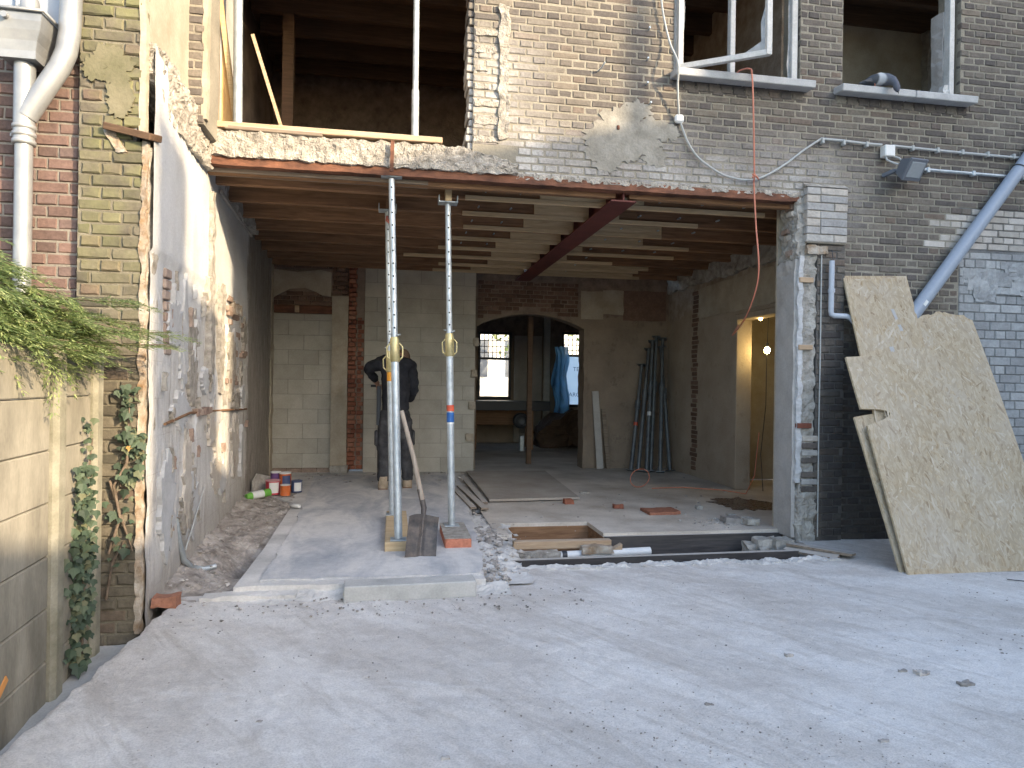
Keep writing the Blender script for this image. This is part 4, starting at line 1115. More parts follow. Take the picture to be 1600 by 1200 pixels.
def text(body, size, loc, rot, mat, parent, name='lettering'):
    c = bpy.data.curves.new(name, 'FONT'); c.body = body; c.size = size; c.extrude = .001; c.materials.append(mat)
    o = bpy.data.objects.new(name, c); o.location = Vector(loc) - (world_loc(parent) if parent else Vector((0, 0, 0))); o.rotation_euler = rot
    if parent: o.parent = parent
    dg = bpy.context.evaluated_depsgraph_get(); col.objects.link(o); dg.update()
    me = bpy.data.meshes.new_from_object(o.evaluated_get(dg)); q = bpy.data.objects.new(name, me); q.location = o.location; q.rotation_euler = rot; q.parent = parent
    bpy.data.objects.remove(o); col.objects.link(q); return q
m['print_blue'] = flat('print_blue', (.06, .16, .34), .6)
text('TEN', .13, (3.95, FY + .3, 1.62), (R(90), 0, 0), m['print_blue'], ws)
text('ARO U', .13, (3.86, FY + .3, 1.05), (R(90), 0, 0), m['print_blue'], ws)
# beyond the street windows
oh = empty('opposite_house', (3, 24, 0), 'bright houses across the street through the back windows', 'house')
o = MB(); o.box(-10, 20, 24, 25, -.1, 7.5); o.build('wall', flat('white_render', (.78, .77, .74), .8), oh)
o = MB(); o.box(-10, 20, 23.95, 24, -.1, .35); o.build('plinth', m['brick_red'], oh)
for k in range(8):
    x = -2 + k * 1.7
    o = MB(); o.box(x, x + .9, 23.96, 23.99, 1.6, 3.2); o.build('window', m['lamp_grey'], oh)
o = MB(); o.cbox(3.15, 3.75, 12, 12.7, 0, 2.15, .02); BO = o.build('site_toilet', m['print_blue'] if False else flat('cabin_blue', (.05, .2, .5), .5)); tag(BO, 'blue portable cabin outside the left street window', 'cabin')
for k in range(3):
    tx = 1 + k * 3.4; tr = empty('street_tree', (tx, 19, 0), ('leafy street tree far left beyond the leaded panes', 'leafy street tree straight behind the blue cabin', 'leafy street tree beyond the building wrap')[k], 'tree', 'street trees')
    o = MB(); o.tube([(tx, 19, 0), (tx + .1, 19, 2.2), (tx, 19, 3.4)], [.14, .11, .05], 8); o.build('trunk', m['bark'], tr)
    o = MB()
    for q in range(420):
        v = Vector((random.gauss(0, 1), random.gauss(0, 1), random.gauss(0, .8))); v = v.normalized() * random.uniform(.5, 1.5)
        c = Vector((tx, 19, 3.7)) + v; a = Vector((random.uniform(-1, 1), random.uniform(-1, 1), random.uniform(-1, 1))).normalized() * .14; b = a.orthogonal().normalized() * .09
        o.add([c - a, c + b, c + a, c - b], [(0, 1, 2, 3)])
    o.build('crown', m['conifer'], tr)

# ================================================================== unseen sun blocker shaped as a stepped house, set to cut the sun patches
def build_sun_blocker():
    h = empty('sun_blocker', (12, -12, -.5), 'unseen stepped brick block added to shade the yard and lower facade', 'house')
    sx, sy = math.sin(SUN_AZ), math.cos(SUN_AZ)                   # horizontal direction toward the sun
    ax, ay = -sy, sx                                              # across (a grows to the right of the facade)
    L0 = 15.0
    def P(a, l, z): return (sx * l + ax * a, sy * l + ay * a, z)
    def zt(b, l): return (b + l * math.sin(SUN_EL)) / math.cos(SUN_EL)
    def blk(a0, a1, b, name, l0=L0, dep=5.0, mat='brick_brown'):
        z1 = zt(b, l0)
        o = MB(); V = [P(a, l, z) for z in (-.5, z1) for l in (l0, l0 + dep) for a in (a0, a1)]
        o.add(V, [(0, 2, 3, 1), (4, 5, 7, 6), (0, 1, 5, 4), (2, 6, 7, 3), (0, 4, 6, 2), (1, 3, 7, 5)])
        return o.build(name, m[mat], h)
    blk(1.62, 16.0, 5.4, 'main_blocker')
    blk(-.2, 1.62, 2.86, 'side_blocker', L0 + .4)
    blk(-1.34, -.6, 2.12, 'mid_blocker', L0 + .8)
    blk(-.6, -.2, 1.02, 'slot_blocker', L0 + .8)
    blk(-1.80, -1.34, 2.75, 'tall_blocker', L0 + 1.2, .6)
    blk(-9.0, -1.80, .42, 'low_blocker', L0 + .8)
    o = MB(); o.tube([P(1.38, L0 + .6, zt(2.8, L0 + .6)), P(1.38, L0 + .6, zt(6.2, L0 + .6))], .085, 12); o.build('shadow_pole', m['zinc'], h)  # unseen upright added to throw a soft shadow band on the facade
    for k in range(6):
        a = 2.6 + k * 2.1
        o = MB(); V = [P(aa, L0 - .01 - .03 * q, z) for z in (4.2, 5.8) for q in (0, 1) for aa in (a, a + 1.0)]
        o.add(V, [(0, 2, 3, 1), (4, 5, 7, 6), (0, 1, 5, 4), (2, 6, 7, 3), (0, 4, 6, 2), (1, 3, 7, 5)]); o.build('window', m['lamp_grey'], h)
build_sun_blocker()
#OBJECTS
# ================================================================== FENCE, PLANTS, DOWNPIPE
fx = lambda y: -1.53 - .066 * (y + 1.91)
fence = empty('concrete_fence', (-1.53, -1.9, -.2), 'weathered concrete board fence with posts ending at the brick pillar', 'fence')
FZS = [-.2, .025, .263, .50, .74, .978, 1.216, 1.443]
def fence_panel(y0, y1):
    for a, b in zip(FZS[:-1], FZS[1:]):
        o = MB(); n = (y1 - y0)
        V = []
        o.bar((fx(y0) - .025, y0, (a + b) / 2), (fx(y1) - .025, y1, (a + b) / 2), .045, b - a - .004, c=.006)
        o.build('board', m['fence_concrete'], fence)
fence_panel(-3.87, -1.975); fence_panel(-1.86, -1.47)
def fence_post(y):
    o = MB(); x = fx(y)
    o.prism([(x - .08, y - .055), (x + .012, y - .055), (x + .03, y - .03), (x + .03, y + .03), (x + .012, y + .055), (x - .08, y + .055)], lambda a, b, t: (a, b, t), -.3, 1.46)
    o.build('post', m['post_concrete'], fence)
for y in (-3.93, -1.915, -1.415): fence_post(y)

o = MB(); o.bar((fx(-2.40) + .0, -2.43, .06), (fx(-2.36) + .0, -2.36, .11), .006, .03, up=(0, 0, 1)); o.build('orange_mark', flat('mark_orange', (.6, .27, .08), .7), fence)
def spray(mb, p0, d, L, droop, rr, w=1.0):
    """one flat feathery conifer spray"""
    d = d.normalized(); side = d.cross(Vector((0, 0, 1))).normalized(); n = max(5, int(L / .022))
    side = (side + Vector((0, 0, rr.uniform(-.35, .35)))).normalized()
    for i in range(n):
        t = (i + .3) / n
        p = p0 + d * L * t + Vector((0, 0, -droop * t * t * L))
        for sg in (-1, 1):
            l2 = L * .34 * (1 - t * .85) * rr.uniform(.7, 1.15) + .012
            dd = (d * .85 + side * sg * .62 + Vector((0, 0, rr.uniform(-.22, .12)))).normalized()
            k = max(2, int(l2 / .011))
            for q in range(k):
                c = p + dd * l2 * (q + .5) / k + Vector((0, 0, -.12 * l2 * (q / k) ** 2))
                for s2 in (-1, 1):
                    e = (dd + side * s2 * rr.uniform(.35, .6) + Vector((0, 0, rr.uniform(-.25, .2)))).normalized() * .023 * rr.uniform(.7, 1.3) * w
                    u = e.cross(Vector((rr.uniform(-.4, .4), rr.uniform(-.4, .4), 1))).normalized() * .0029 * w
                    mb.add([c, c + e * .5 + u, c + e, c + e * .5 - u], [(0, 1, 2, 3)])
rr = random.Random(11)
con = empty('conifer_hedge', (-2.3, -1.9, 1.4), 'feathery green conifer hanging over the top of the concrete fence', 'conifer')
cf, ct = MB(), MB()
tips = [(-1.22, -1.72, 1.60), (-1.16, -1.62, 1.50), (-1.30, -1.85, 1.52), (-1.42, -1.8, 1.46), (-1.45, -2.0, 1.52), (-1.36, -1.9, 1.44), (-1.5, -2.1, 1.6), (-1.55, -2.2, 1.7), (-1.5, -2.3, 1.55), (-1.6, -2.05, 1.78),
        (-1.42, -2.25, 1.46), (-1.48, -2.4, 1.44), (-1.38, -2.1, 1.42), (-1.62, -1.75, 1.6), (-1.5, -1.65, 1.55), (-1.56, -2.5, 1.66), (-1.55, -2.45, 1.5), (-1.42, -2.0, 1.6), (-1.68, -2.3, 1.82), (-1.7, -2.1, 1.7), (-1.45, -1.7, 1.5), (-1.4, -1.62, 1.44), (-1.72, -2.2, 1.76), (-1.75, -2.0, 1.82), (-1.68, -2.35, 1.86), (-1.6, -2.3, 1.62), (-1.62, -2.1, 1.55), (-1.5, -1.95, 1.62)]
for k, tp_ in enumerate(tips * 2):
    tip = Vector(tp_) + Vector((rr.uniform(-.05, .03), rr.uniform(-.07, .07), rr.uniform(-.03, .09)))
    root = Vector((-2.15 + rr.uniform(-.3, .1), tip.y + rr.uniform(-.25, .25), tip.z + rr.uniform(-.1, .1)))
    mid = (root + tip) / 2 + Vector((0, 0, rr.uniform(.0, .08)))
    pts = [root, mid, tip]
    ct.tube(pts, [.01, .006, .002], 5)
    for q in range(9):
        t = .35 + .65 * q / 9
        p = root.lerp(mid, t * 2) if t < .5 else mid.lerp(tip, t * 2 - 1)
        d = (tip - mid).normalized()
        sd = d.cross(Vector((0, 0, 1))).normalized()
        dd = d + sd * rr.uniform(-.9, .9) + Vector((0, 0, rr.uniform(-.16, .16)))
        spray(cf, p, dd, rr.uniform(.12, .24), rr.uniform(.1, .5), rr)
    spray(cf, mid.lerp(tip, .55), tip - mid, (tip - mid).length * .6, .1, rr)
for q in range(150):   # dark underside and mass behind the fence
    p = Vector((rr.uniform(-1.75, -1.5), rr.uniform(-2.6, -1.55), rr.uniform(1.38, 1.72)))
    spray(cf, p, Vector((rr.uniform(.2, 1), rr.uniform(-.6, .6), rr.uniform(-.8, .0))), rr.uniform(.1, .2), .5, rr, 1.1)
o = cf.build('foliage', m['conifer'], con, kind='stuff')
ct.build('branches', m['bark'], con, kind='stuff')

def ivy_leaf(mb, c, nrm, up, s, rr):
    a = nrm.cross(up).normalized(); b = a.cross(nrm).normalized()
    shape = [(0, -.45), (.38, -.38), (.52, .0), (.26, .12), (.0, .62), (-.26, .12), (-.52, .0), (-.38, -.38)]
    P = [c + (a * x + b * y) * s + nrm * (s * .12 * (1 - abs(x) * 2)) for x, y in shape]
    mb.add([c + nrm * s * .1] + P, [(0, 1 + i, 1 + (i + 1) % 8) for i in range(8)])
def ivy(name, label, stems, clusters, loc):
    e = empty(name, loc, label, 'ivy')
    o = MB()
    for st_ in stems: o.tube(st_, [.008] * (len(st_) - 1) + [.003], 6)
    o.build('stem', m['bark'], e, kind='stuff')
    o = MB()
    for (cx, cy, cz_, rx, ry, rz, n, s) in clusters:
        for k in range(n):
            c = Vector((cx + random.gauss(0, 1) * rx, cy + random.gauss(0, 1) * ry, cz_ + random.uniform(-1, 1) * rz))
            nr_ = Vector((random.uniform(-.2, .9), random.uniform(-1.2, -.3), random.uniform(-.1, .9))).normalized()
            ivy_leaf(o, c, nr_, Vector((random.uniform(-.6, .6), 0, -1)), s * random.uniform(.4, 1.3), random)
    o.build('leaves', m['ivy'], e, kind='stuff')
    return e
xf = fx(-1.65)
ivy('ivy', 'dense dark ivy column growing beside the fence post', [[(xf + .02, -1.62, -.15), (xf + .03, -1.63, .3), (xf + .02, -1.6, .7), (xf + .03, -1.55, 1.0)]],
    [(xf + .03, -1.64, .62, .022, .05, .24, 170, .042), (xf + .03, -1.66, .3, .025, .055, .2, 180, .045), (xf + .03, -1.68, .0, .022, .05, .14, 80, .045), (xf + .02, -1.58, .95, .015, .03, .15, 26, .035)], (xf, -1.62, -.16))
ivy('ivy', 'loose ivy shoots climbing the lower brick pillar', [[(-1.52, PY - .02, .35), (-1.46, PY - .03, .55), (-1.50, PY - .02, .72), (-1.43, PY - .03, .85), (-1.42, PY - .03, 1.2)], [(-1.52, PY - .02, .75), (-1.45, PY - .02, .52), (-1.40, PY - .015, .36)], [(-1.53, PY - .02, .1), (-1.50, PY - .02, .3), (-1.44, PY - .02, .42)]],
    [(-1.43, PY - .03, 1.12, .022, .012, .14, 46, .042), (-1.395, PY - .03, .93, .035, .012, .08, 48, .05), (-1.42, PY - .03, .78, .03, .01, .06, 18, .055), (-1.46, PY - .03, .6, .03, .01, .08, 10, .05), (-1.46, PY - .03, .35, .03, .01, .1, 7, .05)], (-1.45, PY, .0))
o = MB(); ivy_leaf(o, Vector((-1.41, PY - .06, .93)), Vector((.1, -1, .3)), Vector((0, 0, -1)), .032, random); tag(o.build('dead_leaf', flat('leaf_yellow', (.42, .25, .08), .6)), 'single yellow leaf caught in the ivy on the pillar', 'leaf')

dp = empty('downpipe', (-1.96, -1.33, 0), 'zinc downpipe with a flared hopper head and a swept branch pipe', 'downpipe')
DX, DY = -1.96, -1.335
o = MB(); o.tube([(DX, DY, -.2), (DX, DY, 2.60)], .042, 18); o.build('pipe', m['zinc'], dp)
o = MB(); o.tube([(DX, DY, 2.56), (DX, DY, 3.0)], .05, 18); o.build('upper_pipe', m['zinc'], dp)
for z in (2.56, 2.60, 2.64):
    o = MB(); o.lathe([(.042, z - .014), (.056, z - .01), (.056, z + .01), (.042, z + .014)], (DX, DY, 0), 18); o.build('collar', m['zinc'], dp)
o = MB(); o.tube([(DX + .01, DY, 2.70), (DX + .10, DY, 2.86), (DX + .17, DY, 2.98), (DX + .20, DY, 3.06), (DX + .215, DY, 3.16), (DX + .22, DY, 3.3), (DX + .22, DY, 5.9)], .053, 18); o.build('branch_pipe', m['zinc'], dp)
o = MB()
prof = [(2.98, .085, .075), (3.02, .086, .076), (3.07, .095, .085), (3.12, .115, .1), (3.165, .125, .11), (3.21, .13, .112)]
V = []
for z, a, b in prof: V += [(DX - a, DY - b, z), (DX + a, DY - b, z), (DX + a, DY + .09, z), (DX - a, DY + .09, z)]
F = [(4 * i + k, 4 * i + (k + 1) % 4, 4 * i + 4 + (k + 1) % 4, 4 * i + 4 + k) for i in range(len(prof) - 1) for k in range(4)] + [(3, 2, 1, 0)]
o.add(V, F); HP = o.build('hopper', m['zinc'], dp)
o = MB(); o.tube([(DX - .14, DY + .09, 3.215), (DX - .14, DY - .122, 3.215), (DX + .14, DY - .122, 3.215), (DX + .14, DY + .09, 3.215)], .01, 8); o.build('rolled_rim', m['zinc'], HP)
o = MB(); o.lathe([(.0, 3.33), (.04, 3.33), (.045, 3.31), (.045, 3.2)], (DX + .02, DY, 0), 16); o.build('inlet_pipe', m['zinc'], dp)
o = MB(); o.tube([(DX - .04, DY - .1, 3.175), (DX - .04, DY - .135, 3.175)], .016, 12); o.build('overflow_spout', m['zinc'], HP)
o = MB(); o.cbox(DX - .07, DX - .045, DY, DY + .1, 2.59, 2.61, .003); o.build('bracket', m['zinc'], dp)

# ================================================================== FACADE FITTINGS
gp = empty('waste_pipe', (4.5, -.08, 2.0), 'thick grey plastic waste pipe running diagonally behind the boards', 'pipe')
a, b = Vector((4.36, -.09, 1.85)), Vector((5.95, -.09, 3.86))
o = MB(); o.tube([a, b], .058, 20); o.build('pipe', m['pvc_grey'], gp)
d = (b - a).normalized()
c = a + d * .27; o = MB(); o.bar(c + Vector((0, -.0585, 0)) - d * .025, c + Vector((0, -.0585, 0)) + d * .025, .03, .003, up=(0, 1, 0)); o.build('sticker', m['white_plastic'], gp)
c = a + d * 1.85; o = MB(); o.tube([c - d * .006, c + d * .006], .062, 18); o.build('strap', m['black_plastic'], gp)
sp_ = empty('drain_stub', (3.66, -.07, 1.9), 'short light grey drain pipe with an elbow on the pier', 'pipe')
o = MB(); o.tube([(3.672, -.08, 2.40), (3.67, -.08, 1.97), (3.675, -.08, 1.945), (3.70, -.085, 1.932), (3.80, -.1, 1.93), (3.835, -.11, 1.915), (3.86, -.12, 1.88)], .0225, 14); o.build('pipe', m['pvc_light'], sp_)
o = MB(); o.tube([(3.672, -.08, 2.16), (3.672, -.08, 2.13)], .028, 14); o.build('socket', m['pvc_light'], sp_)
o = MB(); o.tube([(3.685, -.08, 2.41), (3.69, -.05, 2.50)], .004, 6); o.build('wire', m['black_plastic'], sp_)
jb = MB(); jb.cbox(4.165, 4.265, -.085, -.01, 3.33, 3.43, .008); tag(jb.build('junction_box', m['white_plastic']), 'square white junction box above the floodlight', 'junction box')
o = MB(); o.cbox(2.26, 2.335, -.05, -.003, 3.485, 3.555, .014); tag(o.build('junction_box', m['white_plastic']), 'small white cable box below the smashed casement', 'junction box')
cn = empty('conduit', (4.6, -.02, 3.42), 'thin grey cable conduit clipped along the bricks past the junction box', 'conduit')
o = MB(); o.tube([(3.585, -.03, 3.452), (3.8, -.03, 3.45), (4.0, -.03, 3.442), (4.165, -.035, 3.44)], .012, 8); o.build('left_run', m['cable_grey'], cn)
o = MB(); o.tube([(4.265, -.035, 3.44), (4.6, -.03, 3.435), (5.0, -.03, 3.43), (5.7, -.03, 3.425), (7.4, -.03, 3.42)], .012, 8); o.build('right_run', m['cable_grey'], cn)
for x in (3.6, 3.8, 4.02, 4.47, 4.72, 4.97, 5.23, 5.5, 5.8):
    o = MB(); o.cbox(x - .012, x + .012, -.05, -.005, 3.41, 3.455, .004); o.build('clip', m['cable_grey'], cn)
c2 = empty('steel_conduit', (5, -.03, 3.24), 'shiny steel conduit running right from the floodlight', 'conduit')
o = MB(); o.tube([(4.42, -.035, 3.255), (7.4, -.035, 3.235)], .014, 8); o.build('tube', m['galvanised'], c2)
for x in (4.62, 5.08, 5.6):
    o = MB(); o.cbox(x - .015, x + .015, -.055, -.006, 3.228, 3.272, .004); o.build('clip', m['galvanised'], c2)
fl_ = empty('floodlight', (4.33, -.1, 3.2), 'dark grey security floodlight tilted down below the junction box', 'floodlight')
mt = Matrix.Translation((4.345, -.15, 3.215)) @ Matrix.Rotation(R(22), 4, 'Z') @ Matrix.Rotation(R(30), 4, 'X') @ Matrix.Rotation(R(-6), 4, 'Y')
o = MB()
V = [(-.12, -.05, -.09), (.12, -.05, -.09), (.12, -.05, .09), (-.12, -.05, .09), (-.085, .05, -.06), (.085, .05, -.06), (.085, .05, .06), (-.085, .05, .06)]
o.add([mt @ Vector(v) for v in V], [(0, 1, 2, 3), (7, 6, 5, 4), (0, 4, 5, 1), (1, 5, 6, 2), (2, 6, 7, 3), (3, 7, 4, 0)]); o.build('housing', m['lamp_grey'], fl_)
o = MB(); o.cbox(-.125, .125, -.062, -.045, -.095, .095, .006, mt); o.build('bezel', m['lamp_grey'], fl_)
o = MB(); o.cbox(-.095, .095, -.066, -.06, -.065, .065, .002, mt); o.build('glass', m['lamp_glass'], fl_)
o = MB(); o.bar((4.2, -.01, 3.18), (4.24, -.11, 3.20), .03, .03); o.bar((4.24, -.11, 3.20), (4.3, -.12, 3.165), .03, .02); o.build('bracket', m['lamp_grey'], fl_)
o = MB(); o.tube([(4.25, -.06, 3.34), (4.30, -.08, 3.32), (4.315, -.1, 3.29), (4.315, -.11, 3.26)], .009, 8); o.build('flex', m['cable_grey'], fl_)
o = MB(); o.tube([(4.185, -.06, 3.335), (4.19, -.07, 3.30), (4.22, -.1, 3.27), (4.26, -.12, 3.25)], .009, 8); o.build('flex', m['cable_grey'], fl_)
hc = MB(); hc.tube(curve([(2.05, -.04, 5.2), (2.12, -.04, 4.49), (2.19, -.05, 4.15), (2.228, -.15, 3.92), (2.25, -.1, 3.75), (2.29, -.04, 3.55)]), .009, 8)
tag(hc.build('hanging_cable', m['cable_grey']), 'grey cable dropping past the window to the small white box', 'cable')
lc = MB(); lc.tube(curve([(2.31, -.03, 3.485), (2.34, -.03, 3.41), (2.377, -.03, 3.33), (2.46, -.03, 3.22), (2.578, -.03, 3.14), (2.69, -.03, 3.085), (2.808, -.03, 3.06), (2.9, -.03, 3.055), (2.994, -.035, 3.065), (3.13, -.035, 3.13), (3.274, -.03, 3.224), (3.43, -.03, 3.345), (3.582, -.03, 3.448)]), .009, 8)
tag(lc.build('looping_cable', m['cable_grey']), 'grey cable hanging in a loop from the small box to the conduit', 'cable')
oc = MB(); oc.tube(curve([(2.80, .05, 3.93), (2.815, -.05, 3.955), (2.86, -.13, 3.94), (2.875, -.15, 3.87), (2.90, -.14, 3.5), (2.94, -.09, 3.1), (2.945, -.08, 3.05), (2.955, -.06, 3.0), (2.99, -.04, 2.67), (3.03, -.02, 2.25), (3.1, .3, 1.95), (3.28, .9, 1.82), (3.5, 1.2, 1.95)]), .007, 8)
oc.tube([(2.93, -.08, 3.09), (2.955, -.11, 3.06), (2.985, -.08, 3.05), (2.96, -.06, 3.10), (2.925, -.09, 3.06)], .007, 8)
tag(oc.build('extension_cord', m['cord_orange']), 'thin orange cord hanging from the window sill down through the opening', 'cord')
for k, (x, z) in enumerate(((2.03, 4.24), (2.02, 3.99), (2.02, 3.79), (2.05, 3.63))):
    o = MB(); o.tube([(x, .0, z), (x - .002, -.04, z + .006)], .008, 8); tag(o.build('wall_bolt', m['galvanised']), ('rusty bolt stub in the bricks, topmost of four in a line', 'rusty bolt stub in the bricks, second from the top', 'rusty bolt stub in the bricks, third from the top', 'rusty bolt stub just above the plaster patch')[k], 'bolt', 'bolts left in the facade')
o = MB(); o.tube([(1.60, .0, 3.86), (1.62, -.05, 3.87), (1.635, -.09, 3.90)], .007, 6); tag(o.build('wall_hook', m['galvanised']), 'bent iron hook in the bricks left of the smashed window', 'hook')
o = MB(); o.tube([(1.78, -.01, 3.43), (1.78, -.012, 3.4)], .012, 6); tag(o.build('nail', m['rust']), 'nail head in the plaster patch', 'nail')

# pigeon on the second sill
pg = empty('pigeon', (4.1, -.06, 3.92), 'grey pigeon with a white back leaning over the upper window sill', 'pigeon')
def ell(mb, c, r, rot, n=16, k=10):
    mt_ = Matrix.Translation(c) @ Euler(rot).to_matrix().to_4x4()
    V = [mt_ @ Vector((r[0] * math.sin(math.pi * j / k) * math.cos(math.tau * i / n), r[1] * math.sin(math.pi * j / k) * math.sin(math.tau * i / n), r[2] * math.cos(math.pi * j / k))) for j in range(k + 1) for i in range(n)]
    mb.add(V, [(j * n + i, (j + 1) * n + i, (j + 1) * n + (i + 1) % n, j * n + (i + 1) % n) for j in range(k) for i in range(n)], True)
Np = Nodes('pigeon_feathers'); oz = Np.xyz(Np.pos())
cp = Np.ramp(Np.smooth(oz[0], 3.98, 4.18), [(0, (.05, .055, .065)), (.36, (.06, .065, .075)), (.44, (.5, .5, .5)), (.62, (.45, .46, .47)), (.7, (.09, .1, .12)), (1, (.07, .075, .1))])
m['pigeon'] = Np.done(cp, .7)
skn = [(3.95, -.02, 3.965, .006), (4.0, -.03, 3.97, .022), (4.05, -.05, 3.985, .045), (4.1, -.08, 3.985, .056), (4.135, -.13, 3.965, .05), (4.15, -.18, 3.935, .036), (4.155, -.21, 3.895, .026), (4.157, -.222, 3.855, .027), (4.16, -.228, 3.825, .012)]
o = MB(); o.tube([k[:3] for k in skn], [k[3] for k in skn], 14); o.build('body', m['pigeon'], pg)
o = MB(); o.tube([(4.16, -.23, 3.826), (4.163, -.236, 3.80)], [.007, .001], 6); o.build('beak', m['black_plastic'], pg)
for s in (-.025, .025):
    o = MB(); o.tube([(4.08 + s, -.08, 3.95), (4.085 + s, -.08, 3.915)], .004, 6); o.build('leg', m['cord_orange'], pg)
o = MB(); o.prism([(3.93, 3.955), (4.02, 3.99), (4.08, 4.0), (4.06, 3.965), (3.99, 3.955)], lambda a, b, t: (a, t, b), -.085, -.075); o.build('wing', m['pigeon'], pg)

# ================================================================== PROPS
def prop(base, top, split, label, group='adjustable steel props', s=1.0, holes=True, bands=(), fork=True, part_in_view=True):
    base, top = Vector(base), Vector(top)
    d = (top - base).normalized(); L = (top - base).length
    e = empty('steel_prop', base, label, 'prop', group)
    P = lambda t: base + d * t
    o = MB(); o.cbox(-.06, .06, -.06, .06, 0, .008, .002, Matrix.Translation(base)); o.build('base_plate', m['galvanised'], e)
    o = MB(); o.tube([P(.008), P(split)], .030 * s, 18); o.build('outer_tube', m['galvanised'], e)
    o = MB(); o.tube([P(split - .02), P(L - .01)], .024 * s, 18); o.build('inner_tube', m['galvanised'], e)
    if part_in_view:
        o = MB(); o.tube([P(split - .19), P(split - .185), P(split - .02), P(split)], [.031 * s, .036 * s, .036 * s, .030 * s], 18); cl = o.build('collar_nut', m['steel_yellow'], e)
        a = Vector((1, 0, 0)); a = (a - d * a.dot(d)).normalized()
        for sg in (-1, 1):
            o = MB(); o.tube([P(split - .175) + a * sg * .033, P(split - .15) + a * sg * .058, P(split - .075) + a * sg * .06, P(split - .045) + a * sg * .033], .006, 8); o.build('handle', m['steel_yellow'], cl)
        b = d.cross(a)
        pts = [P(split + .012) + (a * math.cos(t) * .042 + b * math.sin(t) * .042) + d * .018 * math.sin(t * .5 + .5) for t in [k * .38 for k in range(-3, 11)]]
        o = MB(); o.tube(pts, .006, 8); o.build('locking_pin', m['galvanised'], e)
    if holes:
        hm = MB(); t = split + .07
        fr = Vector((0, -1, 0)); fr = (fr - d * fr.dot(d)).normalized()
        sd_ = d.cross(fr)
        while t < L - .05:
            c = P(t) + fr * (.0245 * s)
            hm.add([c + (sd_ * math.cos(q * math.tau / 10) + d * math.sin(q * math.tau / 10)) * .0075 for q in range(10)], [tuple(range(10))])
            t += .10
        hm.build('pin_holes', m['hole_black'], e, kind='stuff')
    for t, ln, mat_ in bands:
        o = MB(); o.tube([P(t), P(t + ln)], .031 * s, 18); o.build('sticker', mat_, e)
    if fork:
        hm = Matrix.Translation(top) 
        o = MB(); o.cbox(-.075, .075, -.06, .06, -.008, .0, .002, hm); hp = o.build('head_plate', m['galvanised'], e)
        for sg in (-1, 1):
            o = MB(); o.cbox(sg * .075 - .004, sg * .075 + .004, -.06, .06, -.008, .05, .002, hm); o.build('fork_side', m['galvanised'], hp)
    return e
red_b, blue_b, orange_b = flat('sticker_red', (.6, .1, .05), .4), flat('sticker_blue', (.03, .12, .35), .4), flat('sticker_orange', (.65, .28, .03), .4)
prop((.055, -.215, .14), (-.035, .04, 2.90), 1.52, 'front steel prop with a yellow collar beside the shovel', fork=False)
prop((.49, .25, .14), (.425, .30, 2.80), 1.58, 'steel prop with red and blue stickers standing on the brick block', bands=((.94, .05, red_b), (.85, .08, blue_b), (.835, .012, m['white_plastic'])))
prop((.012, .78, .14), (-.07, .80, 2.83), 1.45, 'steel prop half hidden right behind the front prop', bands=((1.18, .16, orange_b),))
o = MB(); o.cbox(-.115, .045, .0, .16, 2.900, 2.908, .002); tag(o.build('prop_head_plate', m['galvanised']), 'flat steel plate between the front prop and the lintel', 'plate')
o = MB(); o.bar((-.035, -.075, 2.915), (-.03, -.075, 3.15), .028, .012, up=(0, 1, 0)); tag(o.build('steel_strap', m['rust']), 'rusty flat bar standing up against the broken concrete above the front prop', 'bar')
o = MB(); o.bar((-.06, .78, 2.84), (-.06, .82, 3.06), .05, .05); tag(o.build('timber_shim', m['wood_old']), 'short timber shim on the hidden prop head', 'shim')
o = MB(); o.bar((.425, .29, 2.80), (.425, .29, 2.90), .05, .12, up=(0, 1, 0)); tag(o.build('pine_shim', m['wood_pine']), 'pale pine shim in the fork of the right prop', 'shim')
o = MB(); o.tube([(-.07, .72, 2.76), (-.075, .7, 2.72), (-.06, .69, 2.70), (-.05, .7, 2.73)], .012, 7); tag(o.build('clamp_hook', flat('paint_pink', (.5, .16, .13), .5)), 'small red clamp hook hanging beside the front prop', 'hook')
prop((-1.215, .22, 3.215), (-1.24, .24, 5.4), 1.45, 'upper steel prop standing at the left of the torn bay', 'upper storey props', s=1.15, holes=False, fork=True, part_in_view=False)
prop((.145, .2, 3.215), (.14, .22, 5.4), .45, 'upper steel prop standing at the right of the torn bay', 'upper storey props', s=1.0, holes=False, bands=((1.26, .03, m['white_plastic']), (1.22, .035, m['steel_yellow'])), part_in_view=False)
o = MB(); o.cbox(-.045, .135, -.30, .95, .065, .14, .006); tag(o.build('timber_sole', m['wood_pine']), 'pale timber block under the front prop', 'block')
o = MB(); o.cbox(.40, .60, -.24, .36, .06, .14, .01); tag(o.build('brick_block', brick_mat('block_red', [(0, (.5, .19, .12)), (1, (.56, .23, .15))])), 'long red clay block under the right prop', 'block')
o = MB(); o.cbox(.398, .602, -.236, .358, .1395, .1445, .002); tag(o.build('dust_cover', m['rough_concrete']), 'thick pale dust and mortar lying on the red clay block', 'dust')

